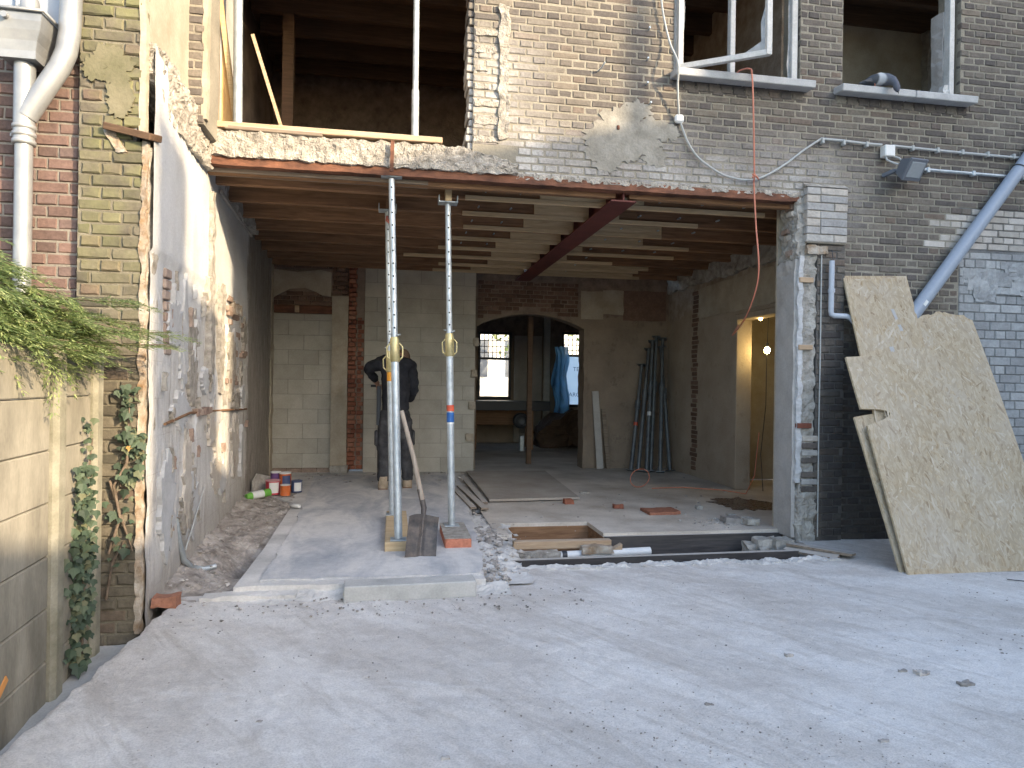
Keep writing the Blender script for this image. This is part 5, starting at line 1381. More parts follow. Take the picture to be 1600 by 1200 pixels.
# ================================================================== UPPER OPENING
o = MB(); o.bar((-1.34, .06, 3.195), (.35, .05, 3.192), .20, .045, c=.004); tag(o.build('floor_plank', m['wood_plank']), 'long light plank lying on the broken concrete under the upper props', 'plank')
o = MB(); o.bar((-1.25, .02, 3.178), (-.55, .0, 3.165), .12, .03, c=.004); tag(o.build('short_plank', m['wood_weathered']), 'split weathered plank below the light one', 'plank')
pl = empty('plywood_sheet', (-1.3, .4, 3.15), 'orange plywood sheet with a bright edge leaning in the upper bay', 'plywood')
o = MB(); o.prism([(-1.375, 3.16), (-1.23, 3.16), (-1.37, 4.35), (-1.375, 4.35)], lambda a, b, t: (a, t, b), .30, .318); o.build('sheet', m['wood_ply'], pl)
o = MB(); o.bar((-1.225, .295, 3.17), (-1.375, .295, 4.30), .035, .045, up=(0, 1, 0)); o.build('edge', m['wood_edge'], pl)
o = MB(); o.prism([(.30, 3.12), (.95, 3.12), (.55, 4.9), (.28, 4.9)], lambda a, b, t: (t, a, b), -1.37, -1.355); tag(o.build('grey_board', m['plaster_grey']), 'grey plasterboard sheet standing behind the plywood in the upper bay', 'board')
o = MB(); o.bar((-1.22, .75, 4.25), (-.86, .75, 3.12), .028, .02, up=(0, 1, 0)); tag(o.build('batten', m['wood_plank']), 'thin slanting batten behind the left upper prop', 'batten')
o = MB(); o.bar((-1.2, 2.6, 3.11), (-1.2, 2.6, 5.4), .12, .1); tag(o.build('upper_post', m['wood_boards']), 'dark upright post inside the upper room', 'post')

# ================================================================== THINGS ON THE GROUND FLOOR
# kerb block in front of the pad
o = MB(); o.bar((-.275, -1.15, .045), (.52, -1.12, .045), .15, .10, c=.006); tag(o.build('kerb_block', m['concrete']), 'pale concrete kerb block lying in front of the floor pad', 'kerb')
# shovel
sh = empty('shovel', (.2, -.44, .07), 'worn square shovel leaning on the front prop', 'shovel')
tipv, neck, gripv = Vector((.205, -.47, .065)), Vector((.235, -.36, .40)), Vector((.065, -.245, 1.10))
n_ = (neck - tipv).normalized(); sidev = Vector((1, .12, 0)).normalized(); fn_ = sidev.cross(n_).normalized()
def blade(u, v):
    w_ = .112 * (1 - .04 * v); s_ = (u - .5) * 2
    cup = .022 * s_ * s_ + (.02 * max(0, v - .8) / .2) - .012 * math.exp(-(s_ * 7) ** 2)
    edge_ = .02 * (1 - s_ * s_) * (v > .95)
    return tipv + sidev * s_ * w_ + n_ * (.285 * v + edge_ - .01 * math.sin(s_ * 2)) - fn_ * -cup
o = MB(); o.grid(blade, 24, 18); V0 = list(o.v); k = len(V0)
o.grid(lambda u, v: blade(u, v) + fn_ * .004, 24, 18)
o.build('blade', m['shovel_steel'], sh)
hd_ = (gripv - neck).normalized()
o = MB(); o.tube([tipv + n_ * .16 - fn_ * .004, tipv + n_ * .29 - fn_ * .012, neck - fn_ * .008, neck + hd_ * .14], [.008, .017, .021, .021], 12); o.build('socket', m['shovel_steel'], sh)
o = MB(); o.tube([neck + hd_ * .06, neck.lerp(gripv, .5) + Vector((.008, -.012, 0)), gripv], [.0185, .018, .016], 12); o.build('handle', m['wood_handle'], sh)

# tins and cartridge by the party wall
def tin(x, y, z, r, h, body, lid, name, label, band=None):
    e = empty(name, (x, y, z), label, 'tin', 'tins on the rubble')
    o = MB(); o.lathe([(0, 0), (r, 0), (r * 1.03, h * .03), (r, h * .06), (r, h * .94), (r * 1.04, h * .97)], (x, y, z), 18); o.build('body', body, e)
    o = MB(); o.lathe([(r * 1.04, h * .93), (r * 1.07, h * .95), (r * 1.06, h), (r * .9, h), (r * .86, h * .97), (0, h * .97)], (x, y, z), 18); o.build('lid', lid, e)
    if band:
        o = MB(); n = 7; V = []
        for q in range(n):
            t = R(-110 + 14 * q); V += [(x + r * 1.012 * math.cos(t), y + r * 1.012 * math.sin(t), z + h * .12), (x + r * 1.012 * math.cos(t), y + r * 1.012 * math.sin(t), z + h * .85)]
        o.add(V, [(2 * q, 2 * q + 2, 2 * q + 3, 2 * q + 1) for q in range(n - 1)], True); o.build('label', band, e)
C_red, C_or, C_pur, C_blue, C_grn, C_wht = (flat('tin_' + n, c, .4) for n, c in (('red', (.5, .05, .07)), ('orange', (.6, .15, .04)), ('purple', (.16, .08, .22)), ('navy', (.06, .08, .17)), ('green', (.15, .4, .06)), ('white', (.68, .68, .66))))
tin(-1.275, 2.42, .075, .075, .155, C_red, flat('lid_pink', (.6, .3, .32), .4), 'paint_tin', 'red paint tin with a white label on the rubble', C_wht)
tin(-1.285, 2.66, .075, .055, .215, C_pur, C_wht, 'paint_tin', 'purple tin standing behind the red paint tin', None)
tin(-1.175, 2.62, .075, .065, .21, C_or, C_wht, 'paint_tin', 'tall orange tin with a white top at the back of the group', C_blue)
tin(-1.135, 2.36, .07, .052, .115, C_or, C_wht, 'paint_tin', 'small bright orange tin at the front of the group', None)
tin(-1.045, 2.58, .07, .058, .13, C_navy if False else C_blue, C_blue, 'paint_tin', 'dark blue tin with a pale label at the right of the group', C_wht)
ct_ = empty('gas_cartridge', (-1.37, 2.2, .1), 'green and white spray cartridge lying in front of the tins', 'cartridge')
ca, cb_ = Vector((-1.47, 2.02, .11)), Vector((-1.27, 2.2, .13))
cd_ = (cb_ - ca).normalized()
for (t0, t1, mt_, nm, rs) in ((0, .06, C_grn, 'cap', (.03, .04)), (.06, .19, C_wht, 'body', (.041, .041)), (.19, .27, C_grn, 'base', (.041, .04))):
    o = MB(); o.tube([ca + cd_ * t0, ca + cd_ * t1], list(rs), 16); o.build(nm, mt_, ct_)
o = MB(); o.lathe([(0, 0), (.017, 0), (.019, .12), (.014, .125), (.013, .01)], (-.98, 1.62, .09), 14, Matrix.Rotation(R(90), 4, 'Y') @ Matrix.Rotation(R(35), 4, 'X')); tag(o.build('plastic_tube', C_wht), 'white plastic tube lying near the edge of the pad', 'tube')
# plastic sheet scrap leaning at wall
o = MB(); o.prism([(0, 0), (.5, .02), (.46, .14), (.1, .2), (.0, .12)], lambda a, b, t: (-1.5 + a * .35 + t, 2.45 + a * .5, .09 + b), 0, .012); tag(o.build('board_scrap', m['rough_grey']), 'grey board scrap propped between the party wall and the tins', 'board')
# bent pipe out of the dirt
o = MB(); o.tube([(-1.395, -.62, .58), (-1.385, -.6, .42), (-1.375, -.56, .25), (-1.36, -.5, .1), (-1.33, -.42, .03), (-1.27, -.36, .0), (-1.2, -.32, .01)], [.006, .012, .016, .019, .02, .02, .018], 10); tag(o.build('bent_pipe', m['galvanised']), 'old bent grey pipe coming out of the dirt by the party wall', 'pipe')
o = MB(); o.tube([(-1.36, -.47, .16), (-1.37, -.2, .34), (-1.39, .1, .50)], [.005, .005, .003], 7); tag(o.build('thin_wire', m['cable_grey']), 'thin wire rising from the bent pipe along the party wall', 'wire')

# ---- pit in front of the wooden floor
o = MB(); o.bar((1.78, .19, -.06), (3.42, .19, -.06), .03, .19); tag(o.build('front_joist', m['wood_tar']), 'black tarred board closing the front of the wooden floor', 'board')
o = MB(); o.bar((.80, -.36, -.085), (3.22, -.35, -.075), .05, .17); tag(o.build('pit_board', m['wood_tar']), 'long dusty tarred board along the near side of the pit', 'board')
o = MB(); o.bar((.98, .115, .0), (1.80, .10, .0), .07, .065, c=.004); tag(o.build('pine_beam', m['wood_plank']), 'short sawn beam lying across the pit below the hatch', 'beam')
o = MB(); o.bar((.92, .70, -.1), (1.80, .70, -.1), .04, .25); tag(o.build('hatch_joist', m['wood_old']), 'brown joist showing at the back of the floor hatch', 'joist')
o = MB(); o.bar((HX1 + .02, .22, -.1), (HX1 + .02, .68, -.1), .03, .25); tag(o.build('hatch_board', m['wood_old']), 'brown board at the right side of the floor hatch', 'board')
o = MB(); o.bar((HX0 - .02, .22, -.12), (HX0 - .02, .68, -.12), .04, .28); tag(o.build('hatch_board', m['wood_tar']), 'dark board at the left side of the floor hatch', 'board')
wp = empty('drain_pipe', (1.6, -.0, -.06), 'white plastic drain pipe lying along the pit', 'pipe')
o = MB(); o.tube([(1.0, -.01, -.075), (2.12, .03, -.06)], .035, 16); o.build('pipe', m['pvc_white'], wp)
o = MB(); o.tube([(1.36, .003, -.069), (1.40, .004, -.069)], .04, 16); o.build('rubber_ring', m['black_plastic'], wp)
o = MB(); o.rough(1.52, 1.78, -.05, .05, -.05, .0, .03, .015, 12, 2); o.build('mud_lump', m['plaster_ochre'], wp)
o = MB(); o.rough(.94, 1.34, -.06, .05, -.09, -.03, .03, .015, 10, 5); o.build('mortar_lump', m['rough_concrete'], wp)
o = MB(); o.prism([(0, 0), (.09, 0), (.09, .05), (.03, .02)], lambda a, b, t: (1.78 + a, .0 + t, -.04 + b), 0, .06); tag(o.build('wood_wedge', m['wood_plank']), 'small wooden wedge beside the white drain pipe', 'wedge')
o = MB(); o.bar((3.22, -.22, .03), (3.52, -.62, .03), .11, .018, up=(.1, 0, 1)); tag(o.build('loose_plank', m['wood_weathered']), 'short dusty plank slanting from the jamb onto the yard', 'plank')
o = MB(); o.bar((3.17, -.25, .0), (3.40, -.6, .005), .07, .02, up=(-.3, 0, 1)); tag(o.build('split_plank', m['wood_weathered']), 'split plank under the slanting one at the corner of the pit', 'plank')
for k, (x, y, z, s) in enumerate(((3.12, -.05, .0, .1), (3.22, -.12, .02, .075), (3.0, -.02, -.03, .07))):
    o = MB(); o.rough(x - s, x + s, y - s * .7, y + s * .7, z - s, z + s * .4, .03, .02, 9, k * 3 + 1); tag(o.build('rubble_chunk', m['rough_grey']), ('big grey mortar chunk in the right end of the pit', 'grey mortar chunk below the slanting plank', 'grey mortar chunk against the tarred board')[k], 'rubble', 'mortar chunks in the pit')
# sheets and planks on the wooden floor
o = MB(); o.prism([(1.01, 1.74), (2.0, 1.80), (2.12, 4.05), (1.02, 4.1)], lambda a, b, t: (a, b, t), .075, .10); tag(o.build('floor_sheet', m['wood_weathered'] if False else pm('hardboard', (.3, .26, .22), (.44, .4, .35), 2, 6, .9, .3, 60, .003)), 'large dusty sheet lying flat on the wooden floor', 'sheet')
for k, (a, b, w_) in enumerate((((.95, 1.62, .083), (.92, 3.3, .083), .06), ((.90, 1.25, .09), (.80, 2.8, .085), .07), ((.80, 1.35, .08), (.72, 2.6, .08), .06))):
    o = MB(); o.bar(a, b, w_, .02); tag(o.build('loose_batten', m['wood_weathered']), ('dusty batten lying close along the large sheet', 'longest dusty batten pointing to the floor hatch', 'dusty batten nearest to the right prop')[k], 'batten', 'battens beside the sheet')
for k, (x, y, sx_, sy_, h_, mt_, lb) in enumerate(((2.62, 1.05, .16, .13, .03, 'brick_inner', 'flat red tile fragment lying on the wooden floor'), (1.83, 1.62, .05, .04, .05, 'brick_inner', 'small pink brick lump at the front edge of the large sheet'), (2.26, 1.3, .045, .035, .035, 'brick_inner', 'pinkish lump on the floor between the sheet and the tile'), (2.2, 2.3, .05, .03, .02, 'rough_concrete', 'pale chip on the floor right of the large sheet'), (3.1, 1.2, .03, .03, .04, 'rough_grey', 'dark lump on the floor right of the red tile'), (3.2, .75, .035, .03, .03, 'rough_grey', 'small dark lump near the front of the floor'), (3.1, .52, .09, .07, .05, 'rubble', 'pinkish mortar lump among chips by the jamb'), (3.22, .4, .06, .06, .06, 'rough_grey', 'grey mortar lump at the foot of the jamb'))):
    o = MB(); o.rough(x - sx_, x + sx_, y - sy_, y + sy_, FZ, FZ + h_, .03, .008 if k == 0 else .018, 9, k * 2.3); tag(o.build('rubble_piece', m[mt_]), lb, 'rubble', 'lumps on the wooden floor')
o = MB(); pts = [(3.0 + .16 * math.cos(t), 2.65 + .1 * math.cos(t) , .10 + .11 * math.sin(t) + .08) for t in [k * .3 for k in range(22)]]
o.tube(pts, .006, 6); o.tube([(3.1, 2.5, .075), (3.5, 2.55, .075), (3.9, 2.3, .075), (4.05, 2.0, .075), (4.1, 1.9, .3), (4.12, 1.85, .8)], .006, 6)
tag(o.build('cord_loop', m['cord_orange']), 'coiled orange cord standing in a loop on the dark floor', 'cord')

pud = MB(); pud.prism(blob(3.74, 1.42, .34, .34, 5.1, .35, 60), lambda a, b, t: (a, b, t), .0665, .06)
Nq = Nodes('wet_dirt'); qn = Nq.noise(Nq.pos(), 18, 5, .65); Nq.bump(qn, .35, .004)
m['wet_dirt'] = Nq.done(Nq.ramp(qn, [(.3, (.05, .03, .02)), (.7, (.13, .085, .06))]), Nq.ramp(qn, [(.4, .12), (.62, .55)]), 0, .5)
tag(pud.build('puddle', m['wet_dirt']), 'wet brown patch on the floor below the lit doorway', 'puddle', kind='structure')
# leaning props and boards by the arch wall
LP = [((3.44, 4.2, .07), (3.70, 4.52, 1.62)), ((3.52, 4.12, .07), (3.80, 4.5, 1.86)), ((3.62, 4.05, .07), (3.86, 4.5, 1.98)), ((3.72, 4.15, .07), (3.93, 4.52, 2.05)), ((3.80, 3.98, .07), (4.02, 4.50, 2.02)), ((4.02, 4.15, .07), (4.0, 4.52, 1.9))]
LB = ('leftmost dark steel prop of the bundle leaning on the arch wall', 'second dark steel prop of the leaning bundle', 'third dark steel prop of the leaning bundle', 'tallest dark steel prop of the leaning bundle', 'fifth dark steel prop of the leaning bundle', 'rightmost dark steel prop leaning upright in the corner')
dk = metal_mat('prop_dark', (.08, .09, .1), (.16, .175, .18), 10, .5, .4)
for k, (a, b) in enumerate(LP):
    a, b = Vector(a), Vector(b); d = (b - a).normalized()
    e = empty('leaning_prop', a, LB[k], 'prop', 'props leaning on the arch wall')
    o = MB(); o.tube([a, a.lerp(b, .62)], .03, 12); o.build('outer_tube', dk, e)
    o = MB(); o.tube([a.lerp(b, .6), b], .024, 12); o.build('inner_tube', dk, e)
    o = MB(); o.tube([a.lerp(b, .58), a.lerp(b, .66)], .042, 12); o.build('collar_nut', dk, e)
    o = MB(); o.bar(b, b + d * .01, .12, .12); o.build('head_plate', dk, e)
    o = MB(); o.bar(a, a + d * .01, .12, .12); o.build('base_plate', dk, e)
    if k in (0, 2):
        o = MB(); o.tube([a.lerp(b, .42), a.lerp(b, .45)], .032, 12); o.build('sticker', red_b if k == 0 else m['white_plastic'], e)
for k, (x, w_, h_) in enumerate(((2.99, .10, 1.22), (3.12, .06, .95))):
    o = MB(); o.bar((x + .06, 4.46, .07), (x, 4.57, h_), w_, .025, up=(0, 1, 0)); tag(o.build('leaning_plank', m['plaster_grey'] if k == 0 else m['wood_weathered']), ('grey plank leaning on the wall right of the arch', 'shorter narrow plank leaning beside the grey one')[k], 'plank')

# bulbs in the doorway
def bulb(loc, r, watts, label):
    e = empty('light_bulb', loc, label, 'light bulb', 'site bulbs in the doorway')
    x, y, z = loc
    o = MB(); ell(o, Vector(loc), (r, r, r * 1.2), (0, 0, 0)); o.build('glass', emit('bulb_glow_%d' % int(watts), (1.0, .72, .28), watts), e)
    o = MB(); o.tube([(x, y, z + r), (x, y, z + r + .05)], .018, 10); o.build('socket', m['black_plastic'], e)
    o = MB(); o.tube([(x, y, z + r + .05), (x + .02, y, 2.6)], .004, 6); o.build('flex', m['black_plastic'], e)
bulb((4.42, 2.22, 1.76), .034, 40, 'bright yellow bulb hanging in the doorway')
bulb((4.26, 2.10, 2.125), .02, 18, 'small bright bulb fixed under the door head')
o = MB(); o.tube([(4.42, 2.23, 1.72), (4.43, 2.25, 1.1), (4.40, 2.3, .5), (4.38, 2.2, .07)], .005, 6); tag(o.build('lamp_flex', m['black_plastic']), 'black flex trailing down below the hanging bulb', 'flex')

# ================================================================== STRAND BOARDS
def board(poly, y0, k, th, name, label, prints=()):
    """poly in (x, z) of a sheet that leans with y = y0 + k z"""
    lean = math.atan(k); s_ = 1 / math.cos(lean)
    cx = sum(p[0] for p in poly) / len(poly)
    e_loc = Vector((cx, y0, 0.004))
    rot = (R(90) - lean, 0, 0)
    # local: x, y (up the sheet), z (thickness, toward the viewer)
    P = [(x - cx, z * s_) for x, z in poly]
    e = empty(name, e_loc, label, 'board', 'strand boards leaning on the wall')
    e.rotation_euler = rot
    n = len(P)
    me = bpy.data.meshes.new('sheet')
    me.from_pydata([(a, b, 0) for a, b in P] + [(a, b, -th) for a, b in P], [], [tuple(range(n)), tuple(range(2 * n - 1, n - 1, -1))] + [(i, n + i, n + (i + 1) % n, (i + 1) % n) for i in range(n)])
    me.update(); me.materials.append(m['osb']); me.materials.append(m['osb_edge'])
    for p in me.polygons: p.material_index = 0 if p.index < 2 else 1
    o = bpy.data.objects.new('sheet', me); o.parent = e; col.objects.link(o)
    rs = random.Random(int(cx * 1000)); fk = MB()
    xs_ = [p[0] for p in P]; ys_ = [p[1] for p in P]
    def inside(x, y):
        c = False
        for i in range(n):
            (x1, y1), (x2, y2) = P[i], P[(i + 1) % n]
            if (y1 > y) != (y2 > y) and x < (x2 - x1) * (y - y1) / (y2 - y1) + x1: c = not c
        return c
    for q in range(int(1500 * (max(xs_) - min(xs_)) * (max(ys_) - min(ys_)))):
        x, y = rs.uniform(min(xs_), max(xs_)), rs.uniform(min(ys_), max(ys_)); L_ = rs.uniform(.02, .065); W2 = rs.uniform(.003, .011)
        t = R(90) + rs.gauss(0, .55); dx, dy = math.cos(t), math.sin(t)
        if not all(inside(x + dx * L_ * k + dy * W2 * j, y + dy * L_ * k - dx * W2 * j) for k in (-1.05, 1.05) for j in (-1, 1)): continue
        z = .0003 + .0012 * rs.random()
        o6 = [(-1, rs.uniform(-.5, .5)), (-rs.uniform(.4, .8), -1), (rs.uniform(.4, .8), -1), (1, rs.uniform(-.5, .5)), (rs.uniform(.3, .8), 1), (-rs.uniform(.3, .8), 1)]
        fk.add([(x + dx * L_ * a + dy * W2 * b, y + dy * L_ * a - dx * W2 * b, z + .0003 * a) for a, b in o6], [(5, 4, 3, 2, 1, 0)])
    fo = bpy.data.objects.new('wood_strands', fk.mesh('wood_strands')); fo.data.materials.append(m['osb_flake']); fo.parent = e; fo['kind'] = 'stuff'; col.objects.link(fo)
    for (x, y, w_, h_, r_) in prints:
        q = MB(); q.box(-w_ / 2, w_ / 2, -h_ / 2, h_ / 2, .0018, .0024)
        oo = bpy.data.objects.new('blue_print', q.mesh('blue_print')); oo.data.materials.append(m['print_faint']); oo.parent = e; oo.location = (x - cx, y * s_, 0); oo.rotation_euler = (0, 0, r_); col.objects.link(oo)
    return e
m['print_faint'] = flat('print_faint', (.4, .385, .37), .8)
def ragged(p, q, n, a, seed):
    out = []
    for i in range(n):
        t = i / n; out.append((p[0] + (q[0] - p[0]) * t + a * nz(i * 1.7, seed, 1.3, 2), p[1] + (q[1] - p[1]) * t + a * 1.3 * nz(i * 1.3, seed, 1.9, 7)))
    return out
A = [(3.598, 0.0), (4.83, .0), (4.885, .216), (4.925, .739), (4.97, 1.319), (5.0, 1.925)]
A += ragged((4.985, 1.93), (4.90, 1.965), 4, .02, 1) + ragged((4.89, 1.965), (4.68, 1.995), 9, .016, 3) + ragged((4.66, 1.99), (4.43, 1.93), 8, .018, 5) + ragged((4.42, 1.92), (4.17, 1.735), 9, .02, 7) + ragged((4.16, 1.73), (3.89, 1.6), 8, .014, 8)
A += [(3.80, 1.577), (3.647, 1.566), (3.635, 1.151), (3.80, 1.148), (3.865, 1.138), (3.885, 1.12), (3.87, 1.10), (3.80, 1.068), (3.72, 1.045), (3.645, 1.022)]
board(A, -1.10, .5, .018, 'strand_board', 'large strand board with a ragged top and a round notch, frontmost of the stack')
B_ = [(3.587, 0.0), (4.55, 0), (4.55, 1.16), (3.78, 1.112), (3.598, 1.084)]
board(B_, -1.04, .5, .018, 'strand_board', 'second strand board showing as a strip below the notch', ())
C_ = [(3.72, .0), (4.35, .0), (4.40, 1.2), (4.453, 2.31), (3.826, 2.285)]
board(C_, -.96, .415, .016, 'strand_board', 'narrow upright strand board with blue print, rearmost of the stack', ((4.22, 1.95, .03, .1, .15), (4.24, 1.83, .03, .06, .15), (4.1, 1.64, .04, .05, .1)))

# ================================================================== THE WORKER
def skin(name, verts, edges, radii, mat, parent, sub=2, fold=0.0):
    me = bpy.data.meshes.new(name); me.from_pydata(verts, edges, []); me.update()
    o = bpy.data.objects.new(name, me); col.objects.link(o)
    md = o.modifiers.new('skin', 'SKIN'); md.use_smooth_shade = True
    for i, r in enumerate(radii):
        sv = me.skin_vertices[0].data[i]; sv.radius = (r, r) if isinstance(r, (int, float)) else r; sv.use_root = (i == 0)
    s2 = o.modifiers.new('sub', 'SUBSURF'); s2.levels = sub; s2.render_levels = sub
    dg = bpy.context.evaluated_depsgraph_get(); dg.update()
    res = bpy.data.meshes.new_from_object(o.evaluated_get(dg))
    bpy.data.objects.remove(o)
    if fold:
        for v in res.vertices:
            q = Vector((v.co.x * 9, v.co.y * 9, v.co.z * 16)); v.co += noise.noise_vector(q) * fold + noise.noise_vector(q * 2.3) * fold * .4
    for p in res.polygons: p.use_smooth = True
    res.materials.clear(); res.materials.append(mat)
    return link(name, res, mat, parent)
hoodie = pm('hoodie_cloth', (.014, .016, .022), (.035, .037, .045), 12, 5, .95, .5, 120, .004)
trous = pm('work_trousers', (.025, .026, .03), (.085, .085, .09), 9, 6, .95, .5, 90, .004)
boots = pm('boot_leather', (.3, .24, .17), (.45, .37, .28), 14, 5, .85, .3)
skinm = flat('skin', (.4, .23, .16), .55)
capm = pm('cap_cloth', (.16, .1, .07), (.25, .17, .12), 20, 4, .95, .4)
WX, WY, WZ = .03, 2.72, .062
wk = empty('person', (WX, WY, WZ), 'worker seen from behind in a black hoodie and dark work trousers leaning on a tool', 'person')
def W(x, y, z): return (WX + x, WY + y, WZ + z)
bv = [W(0, 0, .90), W(0, .05, 1.10), W(.01, .14, 1.32), W(.02, .2, 1.46), W(.05, .28, 1.53), W(.07, .35, 1.585),       # spine, neck, head base
      W(-.19, .17, 1.45), W(-.325, .24, 1.40), W(-.25, .42, 1.27), W(-.21, .49, 1.22),                                      # left arm, hand on the tool
      W(.20, .19, 1.40), W(.205, .19, 1.12), W(.15, .40, 1.02), W(.12, .46, 1.03),                                       # right arm
      W(-.10, .0, .84), W(-.125, .03, .48), W(-.13, -.02, .10), W(-.13, .06, .04),                                       # left leg
      W(.10, .03, .84), W(.13, .09, .48), W(.15, .08, .10), W(.155, .16, .04)]                                           # right leg
be = [(0, 1), (1, 2), (2, 3), (3, 4), (4, 5), (3, 6), (6, 7), (7, 8), (8, 9), (3, 10), (10, 11), (11, 12), (12, 13), (0, 14), (14, 15), (15, 16), (16, 17), (0, 18), (18, 19), (19, 20), (20, 21)]
brad = [.10, .10, .14, .10, .055, .075, .06, .045, .033, .035, .06, .045, .033, .035, .085, .06, .042, .03, .085, .06, .042, .03]
skin('body', bv, be, brad, skinm, wk)
jv = [W(0, -.01, .80), W(0, .03, 1.0), W(0, .06, 1.14), W(.01, .14, 1.33), W(.015, .19, 1.47), W(.03, .24, 1.53),
      W(-.18, .17, 1.47), W(-.335, .24, 1.41), W(-.235, .455, 1.255), W(.175, .19, 1.43), W(.215, .18, 1.14), W(.15, .38, 1.03)]
je = [(0, 1), (1, 2), (2, 3), (3, 4), (4, 5), (4, 6), (6, 7), (7, 8), (4, 9), (9, 10), (10, 11)]
skin('hoodie', jv, je, [(.165, .15), (.17, .15), (.17, .145), (.18, .145), (.15, .12), .075, .095, .068, .05, .095, .07, .052], hoodie, wk, 3, .016)
tv = [W(0, 0, 1.0), W(0, 0, .86), W(-.09, .0, .76), W(-.12, .03, .48), W(-.13, -.005, .2), W(-.13, -.02, .07), W(.09, .03, .76), W(.13, .09, .48), W(.15, .08, .2), W(.15, .08, .07)]
te = [(0, 1), (1, 2), (2, 3), (3, 4), (4, 5), (1, 6), (6, 7), (7, 8), (8, 9)]
TR = skin('trousers', tv, te, [(.16, .13), (.165, .14), (.105, .12), .088, .074, .078, (.105, .12), .088, .074, .078], trous, wk, 3, .02)
for sx_, y_ in ((-.215, .02), (.21, .08)):
    o = MB(); c = W(sx_, y_, .60); o.cbox(c[0] - .02, c[0] + .02, c[1] - .07, c[1] + .07, c[2] - .09, c[2] + .09, .015); o.build('pocket', trous, TR)
for x, y in ((-.13, 0), (.15, .1)):
    c = W(x, y, 0)
    o = MB(); o.lathe([(.05, .02), (.056, .03), (.056, .07), (.052, .16)], (c[0], c[1] - .03, c[2]), 16); BT = o.build('boot', boots, wk)
    o = MB(); ell(o, Vector((c[0], c[1] + .06, c[2] + .04)), (.05, .13, .042), (0, 0, 0)); o.build('toe', boots, BT)
    o = MB(); o.cbox(c[0] - .054, c[0] + .054, c[1] - .09, c[1] + .19, c[2], c[2] + .025, .008); o.build('sole', capm, BT)
o = MB(); ell(o, Vector(W(.085, .37, 1.545)), (.08, .1, .105), (R(25), 0, 0)); HD = o.build('head', skinm, wk)
o = MB(); ell(o, Vector(W(.085, .365, 1.565)), (.084, .103, .092), (R(25), 0, 0)); o.build('cap', capm, wk)
for s in (-1, 1):
    o = MB(); ell(o, Vector(W(.085 + s * .08, .38, 1.535)), (.012, .02, .03), (0, 0, 0)); o.build('ear', skinm, HD)
o = MB(); ell(o, Vector(W(.04, .26, 1.49)), (.12, .09, .055), (R(-20), 0, 0)); o.build('hood', hoodie, wk)
for hx, hy, hz in ((-.2, .48, 1.2), (.12, .46, 1.03)):
    hb = MB()
    for q in range(5):
        p0 = Vector(W(hx - .03 + .015 * q, hy + .0, hz)); hb.tube([p0, p0 + Vector((0, .04, .012)), p0 + Vector((0, .05, -.02)), p0 + Vector((0, .025, -.04))], [.01, .0095, .009, .007], 7)
    hb.build('fingers', skinm, wk)
tl = empty('demolition_hammer', (-.17, 3.2, .062), 'demolition hammer held upright by the worker', 'tool')
o = MB(); o.tube([W(-.2, .5, .72), W(-.2, .5, 1.2)], .028, 12); o.build('motor', m['lamp_grey'], tl)
o = MB(); o.tube([W(-.2, .5, .1), W(-.2, .5, .74)], .012, 10); o.build('chisel', m['shovel_steel'], tl)
o = MB(); o.tube([W(-.3, .49, 1.2), W(-.1, .51, 1.2)], .016, 10); o.build('grip', m['black_plastic'], tl)

# ================================================================== RUBBLE, STONES, WIRE
def stones(mb, n, fn, s0, s1, rr):
    for k in range(n):
        x, y, z = fn(rr); s = s0 + (s1 - s0) * rr.random() ** 3
        q = Euler((rr.uniform(0, 3), rr.uniform(0, 3), rr.uniform(0, 3))).to_matrix()
        V = [Vector(v) for v in ((1, 0, 0), (-1, 0, 0), (0, 1, 0), (0, -1, 0), (0, 0, 1), (0, 0, -1), (.6, .6, .5), (-.6, -.5, .6), (.5, -.6, -.5), (-.5, .6, -.6))][:6]
        V = [q @ (v * s * rr.uniform(.6, 1.15)) for v in V]
        V = [Vector((v.x * 1.2, v.y * 1.1, v.z * .65)) + Vector((x, y, z + s * .3)) for v in V]
        mb.add(V, [(0, 2, 4), (2, 1, 4), (1, 3, 4), (3, 0, 4), (2, 0, 5), (1, 2, 5), (3, 1, 5), (0, 3, 5)])
rr = random.Random(5)
gv = MB()
def on_yard(r):
    y = -1.1 - 3.2 * r.random() ** 1.2; x = -1.2 + r.random() * 6.5
    return x, y, yard_z(x, y)
stones(gv, 1500, on_yard, .0014, .007, rr)
stones(gv, 260, lambda r: (r.uniform(-1.2, 1.2), r.uniform(-1.5, -1.08), yard_z(0, -1.2)), .003, .014, rr)
stones(gv, 300, lambda r: (lambda t: (2.6 + t * 2.2 + r.gauss(0, .15), -2.3 - .25 * t + r.gauss(0, .12), .0))(r.random()), .0014, .009, rr)
stones(gv, 420, lambda r: (lambda t: (.6 + t * 1.3 + r.gauss(0, .1), -2.9 - .25 * t + r.gauss(0, .16), .0))(r.random()), .0012, .006, rr)
tag(gv.build('gravel', m['grit']), 'fine grit and crumbs scattered over the yard', 'gravel', kind='stuff')
rb = MB()
stones(rb, 700, lambda r: (lambda y: (.66 + .08 * (y + 1) + r.gauss(0, .055), y, .03))(r.uniform(-1.0, 1.9)), .003, .032, rr)
stones(rb, 260, lambda r: (r.gauss(.84, .09), r.gauss(.25, .2), .045), .004, .036, rr)
stones(rb, 340, lambda r: (r.uniform(-1.38, -.98), r.uniform(-1.05, 2.3), .05), .003, .022, rr)
stones(rb, 160, lambda r: (r.uniform(1.2, 4.0), r.uniform(.3, 3.5), FZ), .004, .02, rr)
stones(rb, 130, lambda r: (r.gauss(3.05, .15), r.gauss(.5, .1), FZ), .005, .03, rr)
